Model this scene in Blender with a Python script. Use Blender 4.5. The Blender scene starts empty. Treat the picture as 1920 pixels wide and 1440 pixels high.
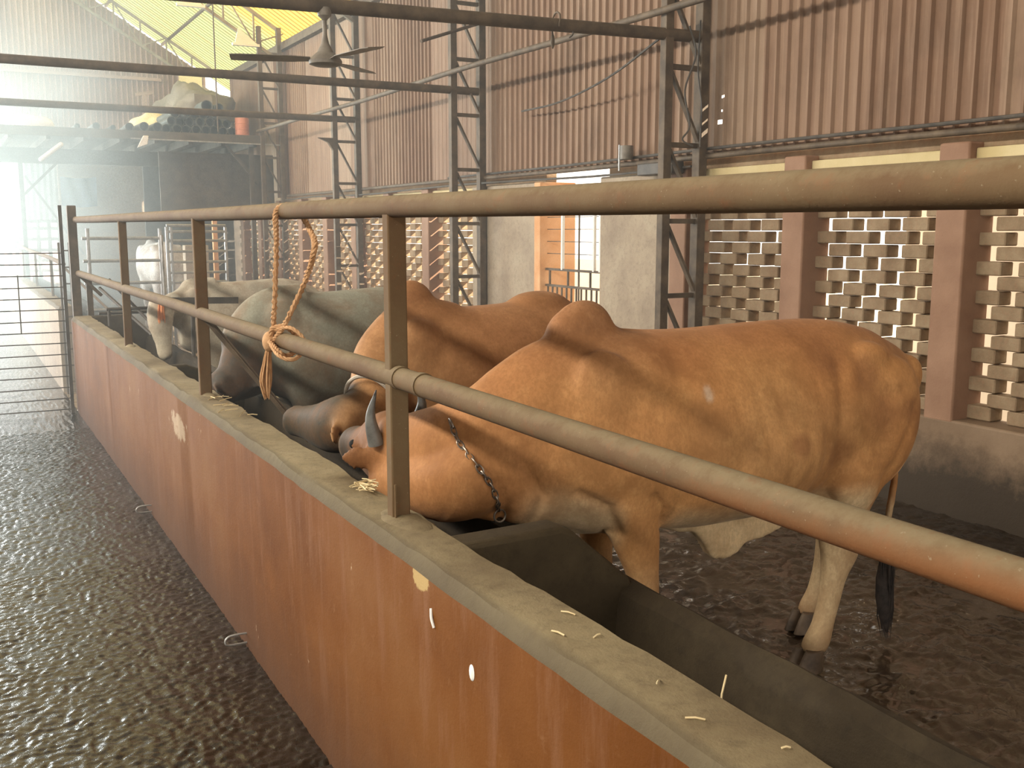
import bpy, bmesh, math, random
import numpy as np
from mathutils import Vector, Matrix, noise as mnoise
from mathutils.bvhtree import BVHTree
random.seed(7)
S = bpy.context.scene
COL = S.collection
PI = math.pi

# ------------------------------------------------------------------ camera
F_PX, W_PX, H_PX = 1900.0, 1920, 1440
YAW, PITCH = math.radians(28.877), math.radians(8.678)
cam_d = bpy.data.cameras.new('camera')
cam = bpy.data.objects.new('camera', cam_d); COL.objects.link(cam)
cam.location = (0, 0, 1.65)
cam.rotation_euler = (PI/2 - PITCH, 0, -YAW)
cam_d.sensor_fit = 'HORIZONTAL'; cam_d.sensor_width = 36.0
cam_d.lens = F_PX / W_PX * 36.0
cam_d.clip_start = 0.05; cam_d.clip_end = 300
S.camera = cam

# ------------------------------------------------------------------ look
S.view_settings.view_transform = 'Standard'
S.view_settings.look = 'None'
S.view_settings.gamma = 1.0
S.view_settings.use_curve_mapping = False
S.view_settings.exposure = 0.2
cy = S.cycles
cy.use_denoising = True
try: cy.denoiser = 'OPENIMAGEDENOISE'
except Exception: pass
try: cy.denoising_prefilter = 'NONE'; cy.denoising_input_passes = 'RGB_ALBEDO_NORMAL'
except Exception: pass
cy.use_adaptive_sampling = True; cy.adaptive_threshold = 0.03
cy.max_bounces = 6; cy.diffuse_bounces = 4; cy.glossy_bounces = 3
cy.transmission_bounces = 3; cy.transparent_max_bounces = 6; cy.volume_bounces = 0
cy.volume_step_rate = 4; cy.volume_max_steps = 64
cy.sample_clamp_indirect = 4.0; cy.sample_clamp_direct = 12.0
cy.caustics_reflective = False; cy.caustics_refractive = False

# ------------------------------------------------------------------ world and lights
world = bpy.data.worlds.new('daylight'); S.world = world; world.use_nodes = True
wn = world.node_tree; wn.nodes.clear()
wo = wn.nodes.new('ShaderNodeOutputWorld'); wb = wn.nodes.new('ShaderNodeBackground')
wb.inputs[0].default_value = (1.0, 0.935, 0.83, 1); wb.inputs[1].default_value = 2.4
wn.links.new(wb.outputs[0], wo.inputs[0])

def aim(o, d):
    o.rotation_euler = Vector(d).to_track_quat('-Z', 'Y').to_euler()
def area(name, loc, d, sx, sy, power, color=(1, 1, 1), spread=PI):
    l = bpy.data.lights.new(name, 'AREA'); l.shape = 'RECTANGLE'; l.size = sx; l.size_y = sy
    l.energy = power; l.color = color; l.spread = spread
    o = bpy.data.objects.new(name, l); COL.objects.link(o); o.location = loc; aim(o, d)
    return o
# the sun outside, shining in through the lattice brickwork of the right wall
sun_d = bpy.data.lights.new('sun', 'SUN'); sun_d.energy = 24.0; sun_d.angle = math.radians(0.6); sun_d.color = (1.0, 0.86, 0.66)
sun = bpy.data.objects.new('sun', sun_d); COL.objects.link(sun); aim(sun, (-1.0, 0.55, -0.72))
# daylight through the long skylight strip of the left roof slope (runs along the shed)
strip = area('skylight_daylight', (-5.35, 9.0, 5.60), (1.0, 0.0, -0.62), 22.0, 0.38, 1900, (1.0, 0.92, 0.78))
strip.rotation_euler = Matrix(((0, -0.527, -0.85), (1, 0, 0), (0, -0.85, 0.527))).to_euler()
# added fill lamp in the open left side, beyond the solid part of the left wall
side = area('side_fill', (-6.6, 15.8, 2.3), (1.0, 0.0, -0.05), 3.4, 11.0, 700, (1.0, 0.98, 0.94))
side.rotation_euler = Matrix(((0, 0, -1), (-1, 0, 0), (0, 1, 0))).to_euler()

# daylight through the open far end of the passage, low and ahead: gives the glare on the wet paving
far = area('far_end_daylight', (-3.4, 20.8, 2.6), (0.16, -1.0, -0.10), 6.0, 4.6, 4500, (0.80, 1.0, 0.94))

# ------------------------------------------------------------------ materials
def nt(m):
    m.use_nodes = True; t = m.node_tree; t.nodes.clear(); return t
class NB:
    """small node builder"""
    def __init__(s, name):
        s.m = bpy.data.materials.new(name); s.t = nt(s.m); s.n = s.t.nodes; s.l = s.t.links
        s.tc = s.n.new('ShaderNodeTexCoord')
        s.out = s.n.new('ShaderNodeOutputMaterial')
    def link(s, a, b): s.l.new(a, b)
    def mapping(s, scale=(1, 1, 1), src='Object'):
        mp = s.n.new('ShaderNodeMapping'); mp.inputs['Scale'].default_value = scale
        s.link(s.tc.outputs[src], mp.inputs[0]); return mp.outputs[0]
    def noise(s, scale=5, detail=4, rough=.55, vec=None, dist=0):
        x = s.n.new('ShaderNodeTexNoise'); x.inputs['Scale'].default_value = scale
        x.inputs['Detail'].default_value = detail; x.inputs['Roughness'].default_value = rough
        x.inputs['Distortion'].default_value = dist
        s.link(vec if vec is not None else s.tc.outputs['Object'], x.inputs['Vector']); return x.outputs['Fac']
    def ramp(s, fac, stops, interp='LINEAR'):
        r = s.n.new('ShaderNodeValToRGB'); cr = r.color_ramp; cr.interpolation = interp
        while len(cr.elements) < len(stops): cr.elements.new(0.5)
        for e, (p, c) in zip(cr.elements, stops):
            e.position = p; e.color = (c, c, c, 1) if isinstance(c, (int, float)) else (*c, 1)
        s.link(fac, r.inputs[0]); return r.outputs[0]
    def mix(s, fac, a, b, mode='MIX'):
        x = s.n.new('ShaderNodeMixRGB'); x.blend_type = mode
        for i, v in ((0, fac), (1, a), (2, b)):
            if isinstance(v, (int, float)): x.inputs[i].default_value = v if i == 0 else (v, v, v, 1)
            elif isinstance(v, tuple): x.inputs[i].default_value = (*v, 1)
            else: s.link(v, x.inputs[i])
        return x.outputs[0]
    def math(s, op, a, b=0.0):
        x = s.n.new('ShaderNodeMath'); x.operation = op
        for i, v in ((0, a), (1, b)):
            if isinstance(v, (int, float)): x.inputs[i].default_value = v
            else: s.link(v, x.inputs[i])
        return x.outputs[0]
    def sep(s, src='Object'):
        x = s.n.new('ShaderNodeSeparateXYZ'); s.link(s.tc.outputs[src], x.inputs[0]); return x.outputs
    def bump(s, h, strength=.3, dist=.01, normal=None):
        b = s.n.new('ShaderNodeBump'); b.inputs['Strength'].default_value = strength
        b.inputs['Distance'].default_value = dist; s.link(h, b.inputs['Height'])
        if normal is not None: s.link(normal, b.inputs['Normal'])
        return b.outputs[0]
    def attr(s, name):
        a = s.n.new('ShaderNodeAttribute'); a.attribute_name = name; return a.outputs['Color']
    def principled(s, col, rough=.8, normal=None, metal=0, spec=.5, sheen=0, coat=0):
        p = s.n.new('ShaderNodeBsdfPrincipled')
        for k, v in (('Base Color', col), ('Roughness', rough), ('Metallic', metal), ('Specular IOR Level', spec),
                     ('Sheen Weight', sheen), ('Coat Weight', coat)):
            if isinstance(v, tuple): p.inputs[k].default_value = (*v, 1)
            elif isinstance(v, (int, float)): p.inputs[k].default_value = v
            else: s.link(v, p.inputs[k])
        if normal is not None: s.link(normal, p.inputs['Normal'])
        s.link(p.outputs[0], s.out.inputs[0]); return p

def simple(name, c1, c2, scale=8, rough=.8, bump=.25, bscale=60, bdist=.004, metal=0, spec=.4, stretch=None, lo=.35, hi=.65):
    b = NB(name)
    v = b.mapping(stretch) if stretch else None
    n = b.noise(scale, 6, .6, v)
    col = b.ramp(n, [(lo, c1), (hi, c2)])
    nb = b.noise(bscale, 3, .6)
    b.principled(col, rough, b.bump(nb, bump, bdist), metal, spec)
    return b.m

M = {}
# rusty painted pipe: khaki tone on upward faces, browner below, with rust
b = NB('khaki_rusty_pipe')
n1 = b.noise(3.2, 6, .65); n2 = b.noise(22, 5, .7); n3 = b.noise(140, 2, .6)
c = b.ramp(n1, [(.35, (.12, .078, .04)), (.55, (.17, .125, .065)), (.7, (.20, .16, .09))])
geo = b.n.new('ShaderNodeNewGeometry'); sx = b.n.new('ShaderNodeSeparateXYZ'); b.link(geo.outputs['Normal'], sx.inputs[0])
top_mix = b.math('ADD', sx.outputs[2], b.math('MULTIPLY', b.math('SUBTRACT', n2, .5), 1.6))
c = b.mix(b.ramp(top_mix, [(-.6 + .9, .0), (1.0, .45)]), b.mix(.45, c, (.10, .045, .022)), (.27, .225, .14))
c = b.mix(b.ramp(n2, [(.55, 0.0), (.72, .55)]), c, (.17, .07, .03))
pxyz = b.sep(); ry_ = b.math('ADD', b.math('MULTIPLY', pxyz[1], -.5), b.math('ADD', b.math('MULTIPLY', n1, 1.2), b.math('MULTIPLY', sx.outputs[2], -.35)))
ry_ = b.math('SUBTRACT', ry_, b.math('MULTIPLY', b.math('SUBTRACT', pxyz[2], 1.30), 1.4))
c = b.mix(b.ramp(ry_, [(.0, 0.0), (.45, .75)]), c, (.20, .075, .025))
c = b.mix(b.ramp(n3, [(.69, 0.0), (.74, .4)]), c, (.30, .25, .17))
b.principled(c, .8, b.bump(n2, .35, .003, b.bump(n3, .3, .0015)), 0, .18); M['pipe'] = b.m
M['steel'] = simple('weathered_brown_steel', (.070, .050, .033), (.145, .105, .068), 9, .7, .3, 80, .002)
M['steel_dark'] = simple('dark_steel', (.05, .045, .04), (.10, .085, .07), 9, .6, .3, 80, .002)
M['galv'] = simple('galvanised_wire', (.30, .30, .29), (.45, .44, .42), 20, .45, .2, 90, .001, .6)
# red-oxide plaster with mud stains and flaked drips
b = NB('red_oxide_plaster')
xyz = b.sep()
n1 = b.noise(1.6, 6, .6); n2 = b.noise(14, 5, .7); n3 = b.noise(5, 5, .7, b.mapping((2.2, 2.2, .35)))
c = b.ramp(n1, [(.3, (.095, .030, .003)), (.52, (.140, .050, .009)), (.72, (.170, .073, .022))])
c = b.mix(b.ramp(n3, [(.52, 0.0), (.72, .5)]), c, (.20, .10, .055))
c = b.mix(b.ramp(n2, [(.6, 0.0), (.75, .3)]), c, (.24, .125, .06))
# darker towards the foot of the plaster, with an uneven edge
foot = b.math('ADD', xyz[2], b.math('MULTIPLY', b.math('SUBTRACT', n2, .5), .25))
c = b.mix(b.ramp(foot, [(.02, .85), (.16, .5), (.42, 0.0)]), c, (.085, .040, .02))
# pale flaked spots
n4 = b.noise(9, 5, .75, b.mapping((1, 1, .35)))
fl = b.ramp(n4, [(.70, 0.0), (.74, .8)])
c = b.mix(fl, c, (.62, .52, .36))
def near_y(y0, z0, ry, rz):
    a = b.math('DIVIDE', b.math('SUBTRACT', xyz[1], y0), ry); d = b.math('DIVIDE', b.math('SUBTRACT', xyz[2], z0), rz)
    return b.math('ADD', b.math('ADD', b.math('MULTIPLY', a, a), b.math('MULTIPLY', d, d)), b.math('MULTIPLY', b.math('SUBTRACT', n2, .5), 2.4))
c = b.mix(b.ramp(near_y(2.13, .83, .055, .036), [(.75, .85), (.95, 0.0)]), c, (.42, .30, .13))
c = b.mix(b.ramp(near_y(5.05, .70, .30, .10), [(.25, .6), (.5, 0.0)]), c, (.45, .36, .25))
nf = b.noise(110, 4, .7)
b.principled(c, .75, b.bump(nf, .35, .003, b.bump(n2, .25, .006)), 0, .12); M['plaster'] = b.m
# grey-khaki cement
def cement(name, c1, c2, c3, rough=.85, wet=False):
    b = NB(name)
    n1 = b.noise(2.4, 6, .65); n2 = b.noise(26, 6, .75); n3 = b.noise(160, 3, .6)
    c = b.ramp(n1, [(.35, c1), (.55, c2), (.7, c3)])
    c = b.mix(b.ramp(n2, [(.5, 0.0), (.7, .45)]), c, tuple(v * .5 for v in c1))
    b.principled(c, rough, b.bump(n2, .5, .006, b.bump(n3, .4, .002)), 0, .3 if not wet else .5)
    return b.m
M['cement'] = cement('dusty_cement', (.15, .11, .062), (.235, .185, .105), (.30, .245, .15))
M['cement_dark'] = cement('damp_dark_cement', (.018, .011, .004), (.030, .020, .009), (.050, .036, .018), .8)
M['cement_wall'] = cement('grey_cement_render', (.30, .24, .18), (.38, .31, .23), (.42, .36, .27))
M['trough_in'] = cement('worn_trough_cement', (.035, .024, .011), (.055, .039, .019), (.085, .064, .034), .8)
# wet corridor paving
b = NB('wet_dark_paving')
n1 = b.noise(1.3, 5, .6); n2 = b.noise(38, 6, .75, None, .6); n3 = b.noise(130, 3, .7); n4 = b.noise(7, 4, .6)
c = b.ramp(n1, [(.35, (.012, .009, .006)), (.65, (.026, .020, .014))])
r = b.ramp(n4, [(.35, .09), (.7, .22)])
b.principled(c, r, b.bump(n3, .35, .003), 0, .8); M['wet'] = b.m
# wet muddy stall floor
b = NB('wet_muddy_floor')
n1 = b.noise(1.1, 5, .6); n2 = b.noise(11, 5, .65, b.mapping((1, 1.6, 1)), .8); n3 = b.noise(60, 4, .7); n4 = b.noise(2.3, 4, .6)
c = b.ramp(n1, [(.35, (.018, .010, .005)), (.65, (.040, .025, .013))])
xyz = b.sep()
dry = b.ramp(b.math('ADD', xyz[1], b.math('MULTIPLY', n1, 1.5)), [(0.0, 0.0), (1.0, 1.0)])
mr = b.n.new('ShaderNodeMapRange'); mr.inputs[1].default_value = 4.0; mr.inputs[2].default_value = 7.5
b.link(xyz[1], mr.inputs[0])
c = b.mix(mr.outputs[0], c, (.30, .22, .13))
r = b.mix(mr.outputs[0], b.ramp(n4, [(.38, .35), (.62, .6)]), .6)
p = b.principled(c, r, b.bump(n2, .4, .010, b.bump(n3, .5, .004)), 0, .3, 0, 1.0); p.inputs['Coat Roughness'].default_value = .06; M['mud'] = b.m
# corrugated cladding: old brown-pink paint, rust runs, sheet-to-sheet change
b = NB('old_painted_cladding')
xyz = b.sep()
sheet = b.math('FLOOR', b.math('DIVIDE', xyz[1], .93))
wn_ = b.n.new('ShaderNodeTexWhiteNoise'); wn_.noise_dimensions = '1D'; b.link(sheet, wn_.inputs['W'])
n1 = b.noise(1.0, 6, .7, b.mapping((3, 9, .35))); n2 = b.noise(1.0, 6, .7, b.mapping((1.2, 1.2, .8))); n3 = b.noise(1, 5, .7, b.mapping((10, 30, 1.2)))
c = b.ramp(wn_.outputs['Value'], [(0, (.20, .122, .080)), (.5, (.25, .160, .108)), (1, (.31, .22, .155))])
c = b.mix(b.ramp(n1, [(.45, 0.0), (.7, .7)]), c, (.17, .095, .06))
c = b.mix(b.ramp(n3, [(.5, 0.0), (.7, .45)]), c, (.38, .27, .19))
c = b.mix(b.ramp(n2, [(.5, 0.0), (.75, .6)]), c, (.10, .065, .045))
b.principled(c, .7, b.bump(n3, .15, .004), 0, .18); M['clad'] = b.m
# translucent yellow fibreglass roof
b = NB('yellow_fibreglass_roof')
xyz = b.sep()
mr = b.n.new('ShaderNodeMapRange'); mr.inputs[1].default_value = 17.4; mr.inputs[2].default_value = 18.0; b.link(xyz[1], mr.inputs[0])
n1 = b.noise(1, 5, .6, b.mapping((.5, 6, .5)))
c = b.mix(mr.outputs[0], (.36, .25, .045), (.17, .21, .095))
c = b.mix(b.ramp(n1, [(.4, 0.0), (.7, .6)]), c, (.18, .125, .04))
tr = b.n.new('ShaderNodeBsdfTranslucent'); df = b.n.new('ShaderNodeBsdfDiffuse'); mx = b.n.new('ShaderNodeMixShader')
mx.inputs[0].default_value = .8
b.link(c, tr.inputs[0]); b.link(c, df.inputs[0]); b.link(df.outputs[0], mx.inputs[1]); b.link(tr.outputs[0], mx.inputs[2])
b.link(mx.outputs[0], b.out.inputs[0]); M['roof'] = b.m
M['roof_opaque'] = simple('rusty_roof_sheet', (.20, .16, .13), (.30, .25, .2), 2, .7)
M['gable'] = simple('rusty_gable_sheet', (.33, .22, .17), (.45, .33, .26), 1.2, .6, .2, 40, .003, 0, .4, (1, 1, .5))
M['fibre_clear'] = simple('pale_plastic_sheet', (.55, .62, .60), (.72, .78, .75), 2, .5)
# bricks
b = NB('dusty_brick')
n1 = b.noise(5, 5, .7); n2 = b.noise(45, 5, .7)
c = b.ramp(n1, [(.3, (.19, .13, .08)), (.5, (.26, .19, .12)), (.7, (.34, .26, .17))])
c = b.mix(b.ramp(n2, [(.5, 0.0), (.75, .5)]), c, (.30, .16, .10))
b.principled(c, .9, b.bump(n2, .6, .006), 0, .2); M['brick'] = b.m
M['pillar'] = simple('faded_red_pillar_paint', (.22, .12, .072), (.30, .175, .11), 3, .75, .3, 70, .004)
M['lintel'] = simple('yellow_wash_lintel', (.50, .40, .20), (.60, .50, .29), 3, .8, .3, 60, .004)
M['orange'] = simple('orange_plaster_reveal', (.60, .30, .13), (.72, .42, .22), 4, .8)
# plinth render: tan above, black-brown below an uneven boundary
b = NB('dark_footed_plinth_render'); xyz = b.sep()
n1 = b.noise(2.2, 6, .65); n2 = b.noise(22, 6, .75)
c = b.ramp(n1, [(.35, (.15, .095, .055)), (.65, (.22, .15, .095))])
st = b.math('ADD', xyz[2], b.math('MULTIPLY', b.math('SUBTRACT', n1, .5), .55))
st = b.math('ADD', st, b.math('MULTIPLY', b.math('SUBTRACT', n2, .5), .22))
c = b.mix(b.ramp(st, [(.22, .95), (.46, 0.0)]), c, (.030, .020, .011))
b.principled(c, .7, b.bump(n2, .5, .006), 0, .4); M['plinth'] = b.m
# top of the trough wall: cement, shade painted in as a dark line along its front edge
b = NB('dusty_cement_cap'); xyz = b.sep()
n1 = b.noise(2.4, 6, .65); n2 = b.noise(26, 6, .75); n3 = b.noise(160, 3, .6)
c = b.ramp(n1, [(.35, (.15, .11, .060)), (.55, (.23, .18, .10)), (.7, (.29, .235, .14))])
c = b.mix(b.ramp(n2, [(.48, 0.0), (.7, .5)]), c, (.085, .062, .034))
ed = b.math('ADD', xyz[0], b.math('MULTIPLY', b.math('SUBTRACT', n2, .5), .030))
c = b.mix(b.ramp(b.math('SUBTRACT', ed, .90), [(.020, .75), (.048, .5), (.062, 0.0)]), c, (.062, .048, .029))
b.principled(c, .85, b.bump(n2, .5, .006, b.bump(n3, .4, .002)), 0, .3); M['cap'] = b.m
M['outside'] = simple('pale_outside_ground', (.60, .52, .40), (.70, .62, .5), 1, .9)
M['outside_wall'] = simple('white_yard_wall', (.80, .78, .70), (.88, .86, .78), 1, .9)
M['wood'] = simple('dark_old_wood', (.06, .05, .04), (.12, .095, .07), 6, .8)
M['drum'] = simple('orange_red_drum', (.50, .16, .09), (.62, .24, .14), 6, .5)
M['pvc'] = simple('dirty_dark_pipe', (.05, .055, .05), (.11, .11, .095), 6, .6)
M['inside'] = simple('pipe_bore', (.015, .015, .015), (.03, .03, .03), 6, .9)
M['tarp'] = simple('dusty_brown_tarpaulin', (.14, .115, .085), (.24, .2, .15), 3, .8)
M['blue'] = simple('blue_tarpaulin', (.05, .12, .20), (.09, .19, .30), 3, .6)
M['rope'] = simple('jute_rope', (.42, .23, .11), (.56, .34, .18), 30, .9, .6, 160, .003)
M['rope_orange'] = simple('orange_fibre_rope', (.75, .26, .10), (.85, .38, .18), 30, .85)
M['rope_pale'] = simple('pale_cotton_rope', (.40, .36, .30), (.55, .50, .42), 30, .9)
M['chain'] = simple('worn_chain_steel', (.12, .09, .07), (.30, .26, .22), 30, .4, .2, 90, .001, .8)
M['straw'] = simple('dry_straw', (.62, .48, .26), (.75, .62, .38), 30, .8)
M['horn'] = simple('grey_black_horn', (.045, .045, .045), (.15, .15, .14), 14, .4, .3, 60, .002)
M['hoof'] = simple('dark_hoof', (.05, .032, .02), (.12, .08, .05), 14, .6)
M['tuft'] = simple('black_tail_hair', (.012, .009, .008), (.035, .025, .02), 40, .8)
M['fan'] = simple('dusty_fan_enamel', (.13, .11, .09), (.24, .21, .17), 10, .5)
M['white'] = simple('white_paper', (.75, .75, .72), (.85, .85, .82), 5, .8)
M['yellow'] = simple('yellow_cloth', (.65, .55, .3), (.75, .65, .4), 5, .8)
# cattle hide: colour from the coat pattern attribute, short hair bump
b = NB('short_haired_hide')
n1 = b.noise(4.5, 6, .68, None, .4); n2 = b.noise(95, 4, .75, b.mapping((1, 1, .5))); n5 = b.noise(8, 5, .65); n6 = b.noise(19, 6, .7)
c = b.mix(b.ramp(n1, [(.36, .55), (.60, 0.0)]), b.attr('coat'), (.19, .080, .026), 'MIX')
c = b.mix(b.ramp(n6, [(.50, 0.0), (.75, .35)]), c, b.attr('coat'), 'SCREEN')
c = b.mix(b.ramp(n2, [(.42, .35), (.55, 0.0)]), c, b.mix(.5, b.attr('coat'), (.08, .035, .012)), 'MIX')
b.principled(c, .68, b.bump(n2, .35, .002, b.bump(n6, .18, .006, b.bump(n5, .25, .014))), 0, .22, .04); M['hide'] = b.m

# ------------------------------------------------------------------ mesh helpers
class MB:
    def __init__(s): s.v = []; s.f = []
    def add(s, vs, fs):
        o = len(s.v); s.v += [tuple(p) for p in vs]; s.f += [tuple(o + i for i in f) for f in fs]; return s
    def box(s, x0, x1, y0, y1, z0, z1):
        vs = [(x, y, z) for x in (x0, x1) for y in (y0, y1) for z in (z0, z1)]
        return s.add(vs, [(0, 1, 3, 2), (4, 6, 7, 5), (0, 4, 5, 1), (2, 3, 7, 6), (0, 2, 6, 4), (1, 5, 7, 3)])
    def prism(s, poly, axis, a, b_):
        """poly: 2-D outline in the plane across `axis`, extruded from a to b_"""
        def P(u, w, t):
            return {'x': (t, u, w), 'y': (u, t, w), 'z': (u, w, t)}[axis]
        n = len(poly)
        vs = [P(u, w, a) for u, w in poly] + [P(u, w, b_) for u, w in poly]
        fs = [tuple(range(n))[::-1], tuple(range(n, 2*n))] + [(i, (i+1) % n, n+(i+1) % n, n+i) for i in range(n)]
        return s.add(vs, fs)
    def rings(s, rings, cap=True, closed=False):
        n = len(rings[0]); vs = [p for r in rings for p in r]; fs = []
        m = len(rings)
        for k in range(m if closed else m-1):
            a, b_ = k*n, ((k+1) % m)*n
            fs += [(a+i, a+(i+1) % n, b_+(i+1) % n, b_+i) for i in range(n)]
        if cap and not closed: fs += [tuple(range(n))[::-1], tuple(range((m-1)*n, m*n))]
        return s.add(vs, fs)
    def tube(s, pts, r, seg=10, cap=True, closed=False, flat=1.0):
        pts = [Vector(p) for p in pts]; n = len(pts)
        rs = r if isinstance(r, (list, tuple)) else [r]*n
        up = None; rings = []
        for i, p in enumerate(pts):
            if closed: t = (pts[(i+1) % n] - pts[i-1])
            else: t = pts[min(i+1, n-1)] - pts[max(i-1, 0)]
            if t.length < 1e-9: t = Vector((0, 0, 1))
            t.normalize()
            if up is None:
                up = Vector((0, 0, 1)) if abs(t.z) < .9 else Vector((1, 0, 0))
            side_ = t.cross(up).normalized(); up = side_.cross(t).normalized()
            rings.append([p + side_*math.cos(a)*rs[i] + up*math.sin(a)*rs[i]*flat for a in [2*PI*k/seg for k in range(seg)]])
        return s.rings(rings, cap, closed)
    def bar(s, a, b_, w, h=None, up=(0, 0, 1)):
        """square section bar"""
        a, b_ = Vector(a), Vector(b_); h = h or w
        t = (b_-a).normalized(); up = Vector(up)
        if abs(t.dot(up)) > .95: up = Vector((0, 1, 0))
        sd = t.cross(up).normalized(); u = sd.cross(t).normalized()
        rg = [[p + sd*x*w/2 + u*y*h/2 for x, y in ((-1, -1), (1, -1), (1, 1), (-1, 1))] for p in (a, b_)]
        return s.rings(rg)
    def ell(s, c, r, seg=16, rg=10, rot=None):
        c = Vector(c); vs = []; fs = []
        for i in range(1, rg):
            th = PI*i/rg
            for k in range(seg):
                a = 2*PI*k/seg
                p = Vector((r[0]*math.sin(th)*math.cos(a), r[1]*math.sin(th)*math.sin(a), r[2]*math.cos(th)))
                if rot is not None: p = rot @ p
                vs.append(c+p)
        t_, b_ = Vector((0, 0, r[2])), Vector((0, 0, -r[2]))
        if rot is not None: t_, b_ = rot @ t_, rot @ b_
        vs += [c+t_, c+b_]; T, B = len(vs)-2, len(vs)-1
        for i in range(rg-2):
            for k in range(seg):
                k2 = (k+1) % seg
                fs.append((i*seg+k, (i+1)*seg+k, (i+1)*seg+k2, i*seg+k2))
        for k in range(seg):
            k2 = (k+1) % seg
            fs.append((T, k, k2)); fs.append((B, (rg-2)*seg+k2, (rg-2)*seg+k))
        return s.add(vs, fs)
    def mesh(s, name):
        me = bpy.data.meshes.new(name); me.from_pydata(s.v, [], s.f); me.update()
        bm = bmesh.new(); bm.from_mesh(me); bmesh.ops.recalc_face_normals(bm, faces=bm.faces); bm.to_mesh(me); bm.free()
        return me
    def build(s, name, mat, parent=None, smooth=True, bevel=0, segs=2):
        me = s.mesh(name)
        o = bpy.data.objects.new(name, me); COL.objects.link(o)
        if parent is not None: o.parent = parent
        me.materials.append(mat)
        if bevel:
            bv = o.modifiers.new('bevel', 'BEVEL'); bv.width = bevel; bv.segments = segs; bv.limit_method = 'ANGLE'; bv.angle_limit = .6
        if smooth:
            me.shade_smooth()
            try: me.set_sharp_from_angle(angle=math.radians(38))
            except Exception: pass
        return o
def thing(name, label, cat, loc=(0, 0, 0), group=None, kind=None):
    o = bpy.data.objects.new(name, None); COL.objects.link(o); o.empty_display_size = .1
    o.location = loc
    return tag(o, label, cat, group, kind)
def tag(o, label=None, cat=None, group=None, kind=None):
    if label: o['label'] = label
    if cat: o['category'] = cat
    if group: o['group'] = group
    if kind: o['kind'] = kind
    return o
def local(parent, o):
    """child built in world coordinates: cancel the parent's location"""
    o.location = -Vector(parent.location); return o
def struct(o, label=None): return tag(o, label, None, None, 'structure')
def copy_tree(o, parent=None):
    c = o.copy(); COL.objects.link(c); c.parent = parent
    for ch in [x for x in bpy.data.objects if x.parent is o]: copy_tree(ch, c)
    return c
def crs(pts, n=6):
    """Catmull-Rom resample of tuples"""
    P = [np.array(p, float) for p in pts]; P = [2*P[0]-P[1]] + P + [2*P[-1]-P[-2]]; out = []
    for i in range(1, len(P)-2):
        for k in range(n):
            t = k/n; a, b_, c_, d = P[i-1], P[i], P[i+1], P[i+2]
            out.append(.5*((2*b_)+(-a+c_)*t+(2*a-5*b_+4*c_-d)*t*t+(-a+3*b_-3*c_+d)*t**3))
    out.append(P[-2]); return out

# ================================================================== SETTING
WX = 5.0                # inner face of the right-hand pillars
Y0, Y1 = -3.0, 20.65    # extent of the right wall
EAVE = 4.65
def roof_z(x): return 4.92 + (5.0 - x)*.622 if x >= -1 else 4.92 + 6*.622 - (-1-x)*.622

# floors
def grid_sheet(x0, x1, y0, y1, nx, ny, fz):
    m = MB(); vs = []; fs = []
    for i in range(nx+1):
        for j in range(ny+1):
            x = x0+(x1-x0)*i/nx; y = y0+(y1-y0)*j/ny; vs.append((x, y, fz(x, y)))
    for i in range(nx):
        for j in range(ny):
            a = i*(ny+1)+j; fs.append((a, a+ny+1, a+ny+2, a+1))
    return m.add(vs, fs)
def perlin(x, y, seed=0):
    rg = np.random.RandomState(seed); perm = rg.permutation(512); ang = rg.rand(512)*2*PI
    xi = np.floor(x).astype(int); yi = np.floor(y).astype(int); xf = x-xi; yf = y-yi
    u = xf*xf*xf*(xf*(xf*6-15)+10); v = yf*yf*yf*(yf*(yf*6-15)+10)
    def g(a, b_):
        h = perm[(perm[(xi+a) & 511]+yi+b_) & 511]; t = ang[h]
        return np.cos(t)*(xf-a)+np.sin(t)*(yf-b_)
    return (g(0, 0)*(1-u)+g(1, 0)*u)*(1-v)+(g(0, 1)*(1-u)+g(1, 1)*u)*v
def axis_steps(*spans):
    out = []
    for a, b_, st in spans: out += list(np.arange(a, b_-st*.3, st))
    return np.array(out+[spans[-1][1]])
def height_mesh(name, xs, ys, fz, mat):
    X, Y = np.meshgrid(xs, ys, indexing='ij'); Z = fz(X, Y)
    co = np.stack([X, Y, Z], -1).reshape(-1, 3).astype(np.float32); nx, ny = len(xs), len(ys)
    ii, jj = np.meshgrid(np.arange(nx-1), np.arange(ny-1), indexing='ij'); a = (ii*ny+jj).ravel()
    q = np.stack([a, a+ny, a+ny+1, a+1], -1).astype(np.int32)
    me = bpy.data.meshes.new(name); me.vertices.add(len(co)); me.vertices.foreach_set('co', co.ravel())
    me.loops.add(q.size); me.loops.foreach_set('vertex_index', q.ravel())
    me.polygons.add(len(q)); me.polygons.foreach_set('loop_start', np.arange(0, q.size, 4, dtype=np.int32))
    me.update(calc_edges=True); me.validate(); me.shade_smooth(); me.materials.append(mat)
    o = bpy.data.objects.new(name, me); COL.objects.link(o); return o
def z_cor(X, Y):
    wx = X+.05*perlin(X*7, Y*7, 9); wy = Y+.05*perlin(X*7, Y*7, 19)
    rd = lambda n: 1-2*np.abs(n)
    z = .004*perlin(X*3, Y*3, 1) + .0040*rd(perlin(wx*17, wy*20, 2)) + .0052*perlin(wx*34, wy*40, 3) + .0048*perlin(X*62, Y*70, 4)
    z -= .008*np.clip(perlin(X*9, Y*9, 5)-.2, 0, 1)
    crack = np.abs(Y - (2.86+.10*(.93-X)+.05*perlin(X*3, X*0, 6)))
    z -= .011*np.exp(-(crack/.010)**2)
    return z
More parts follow.
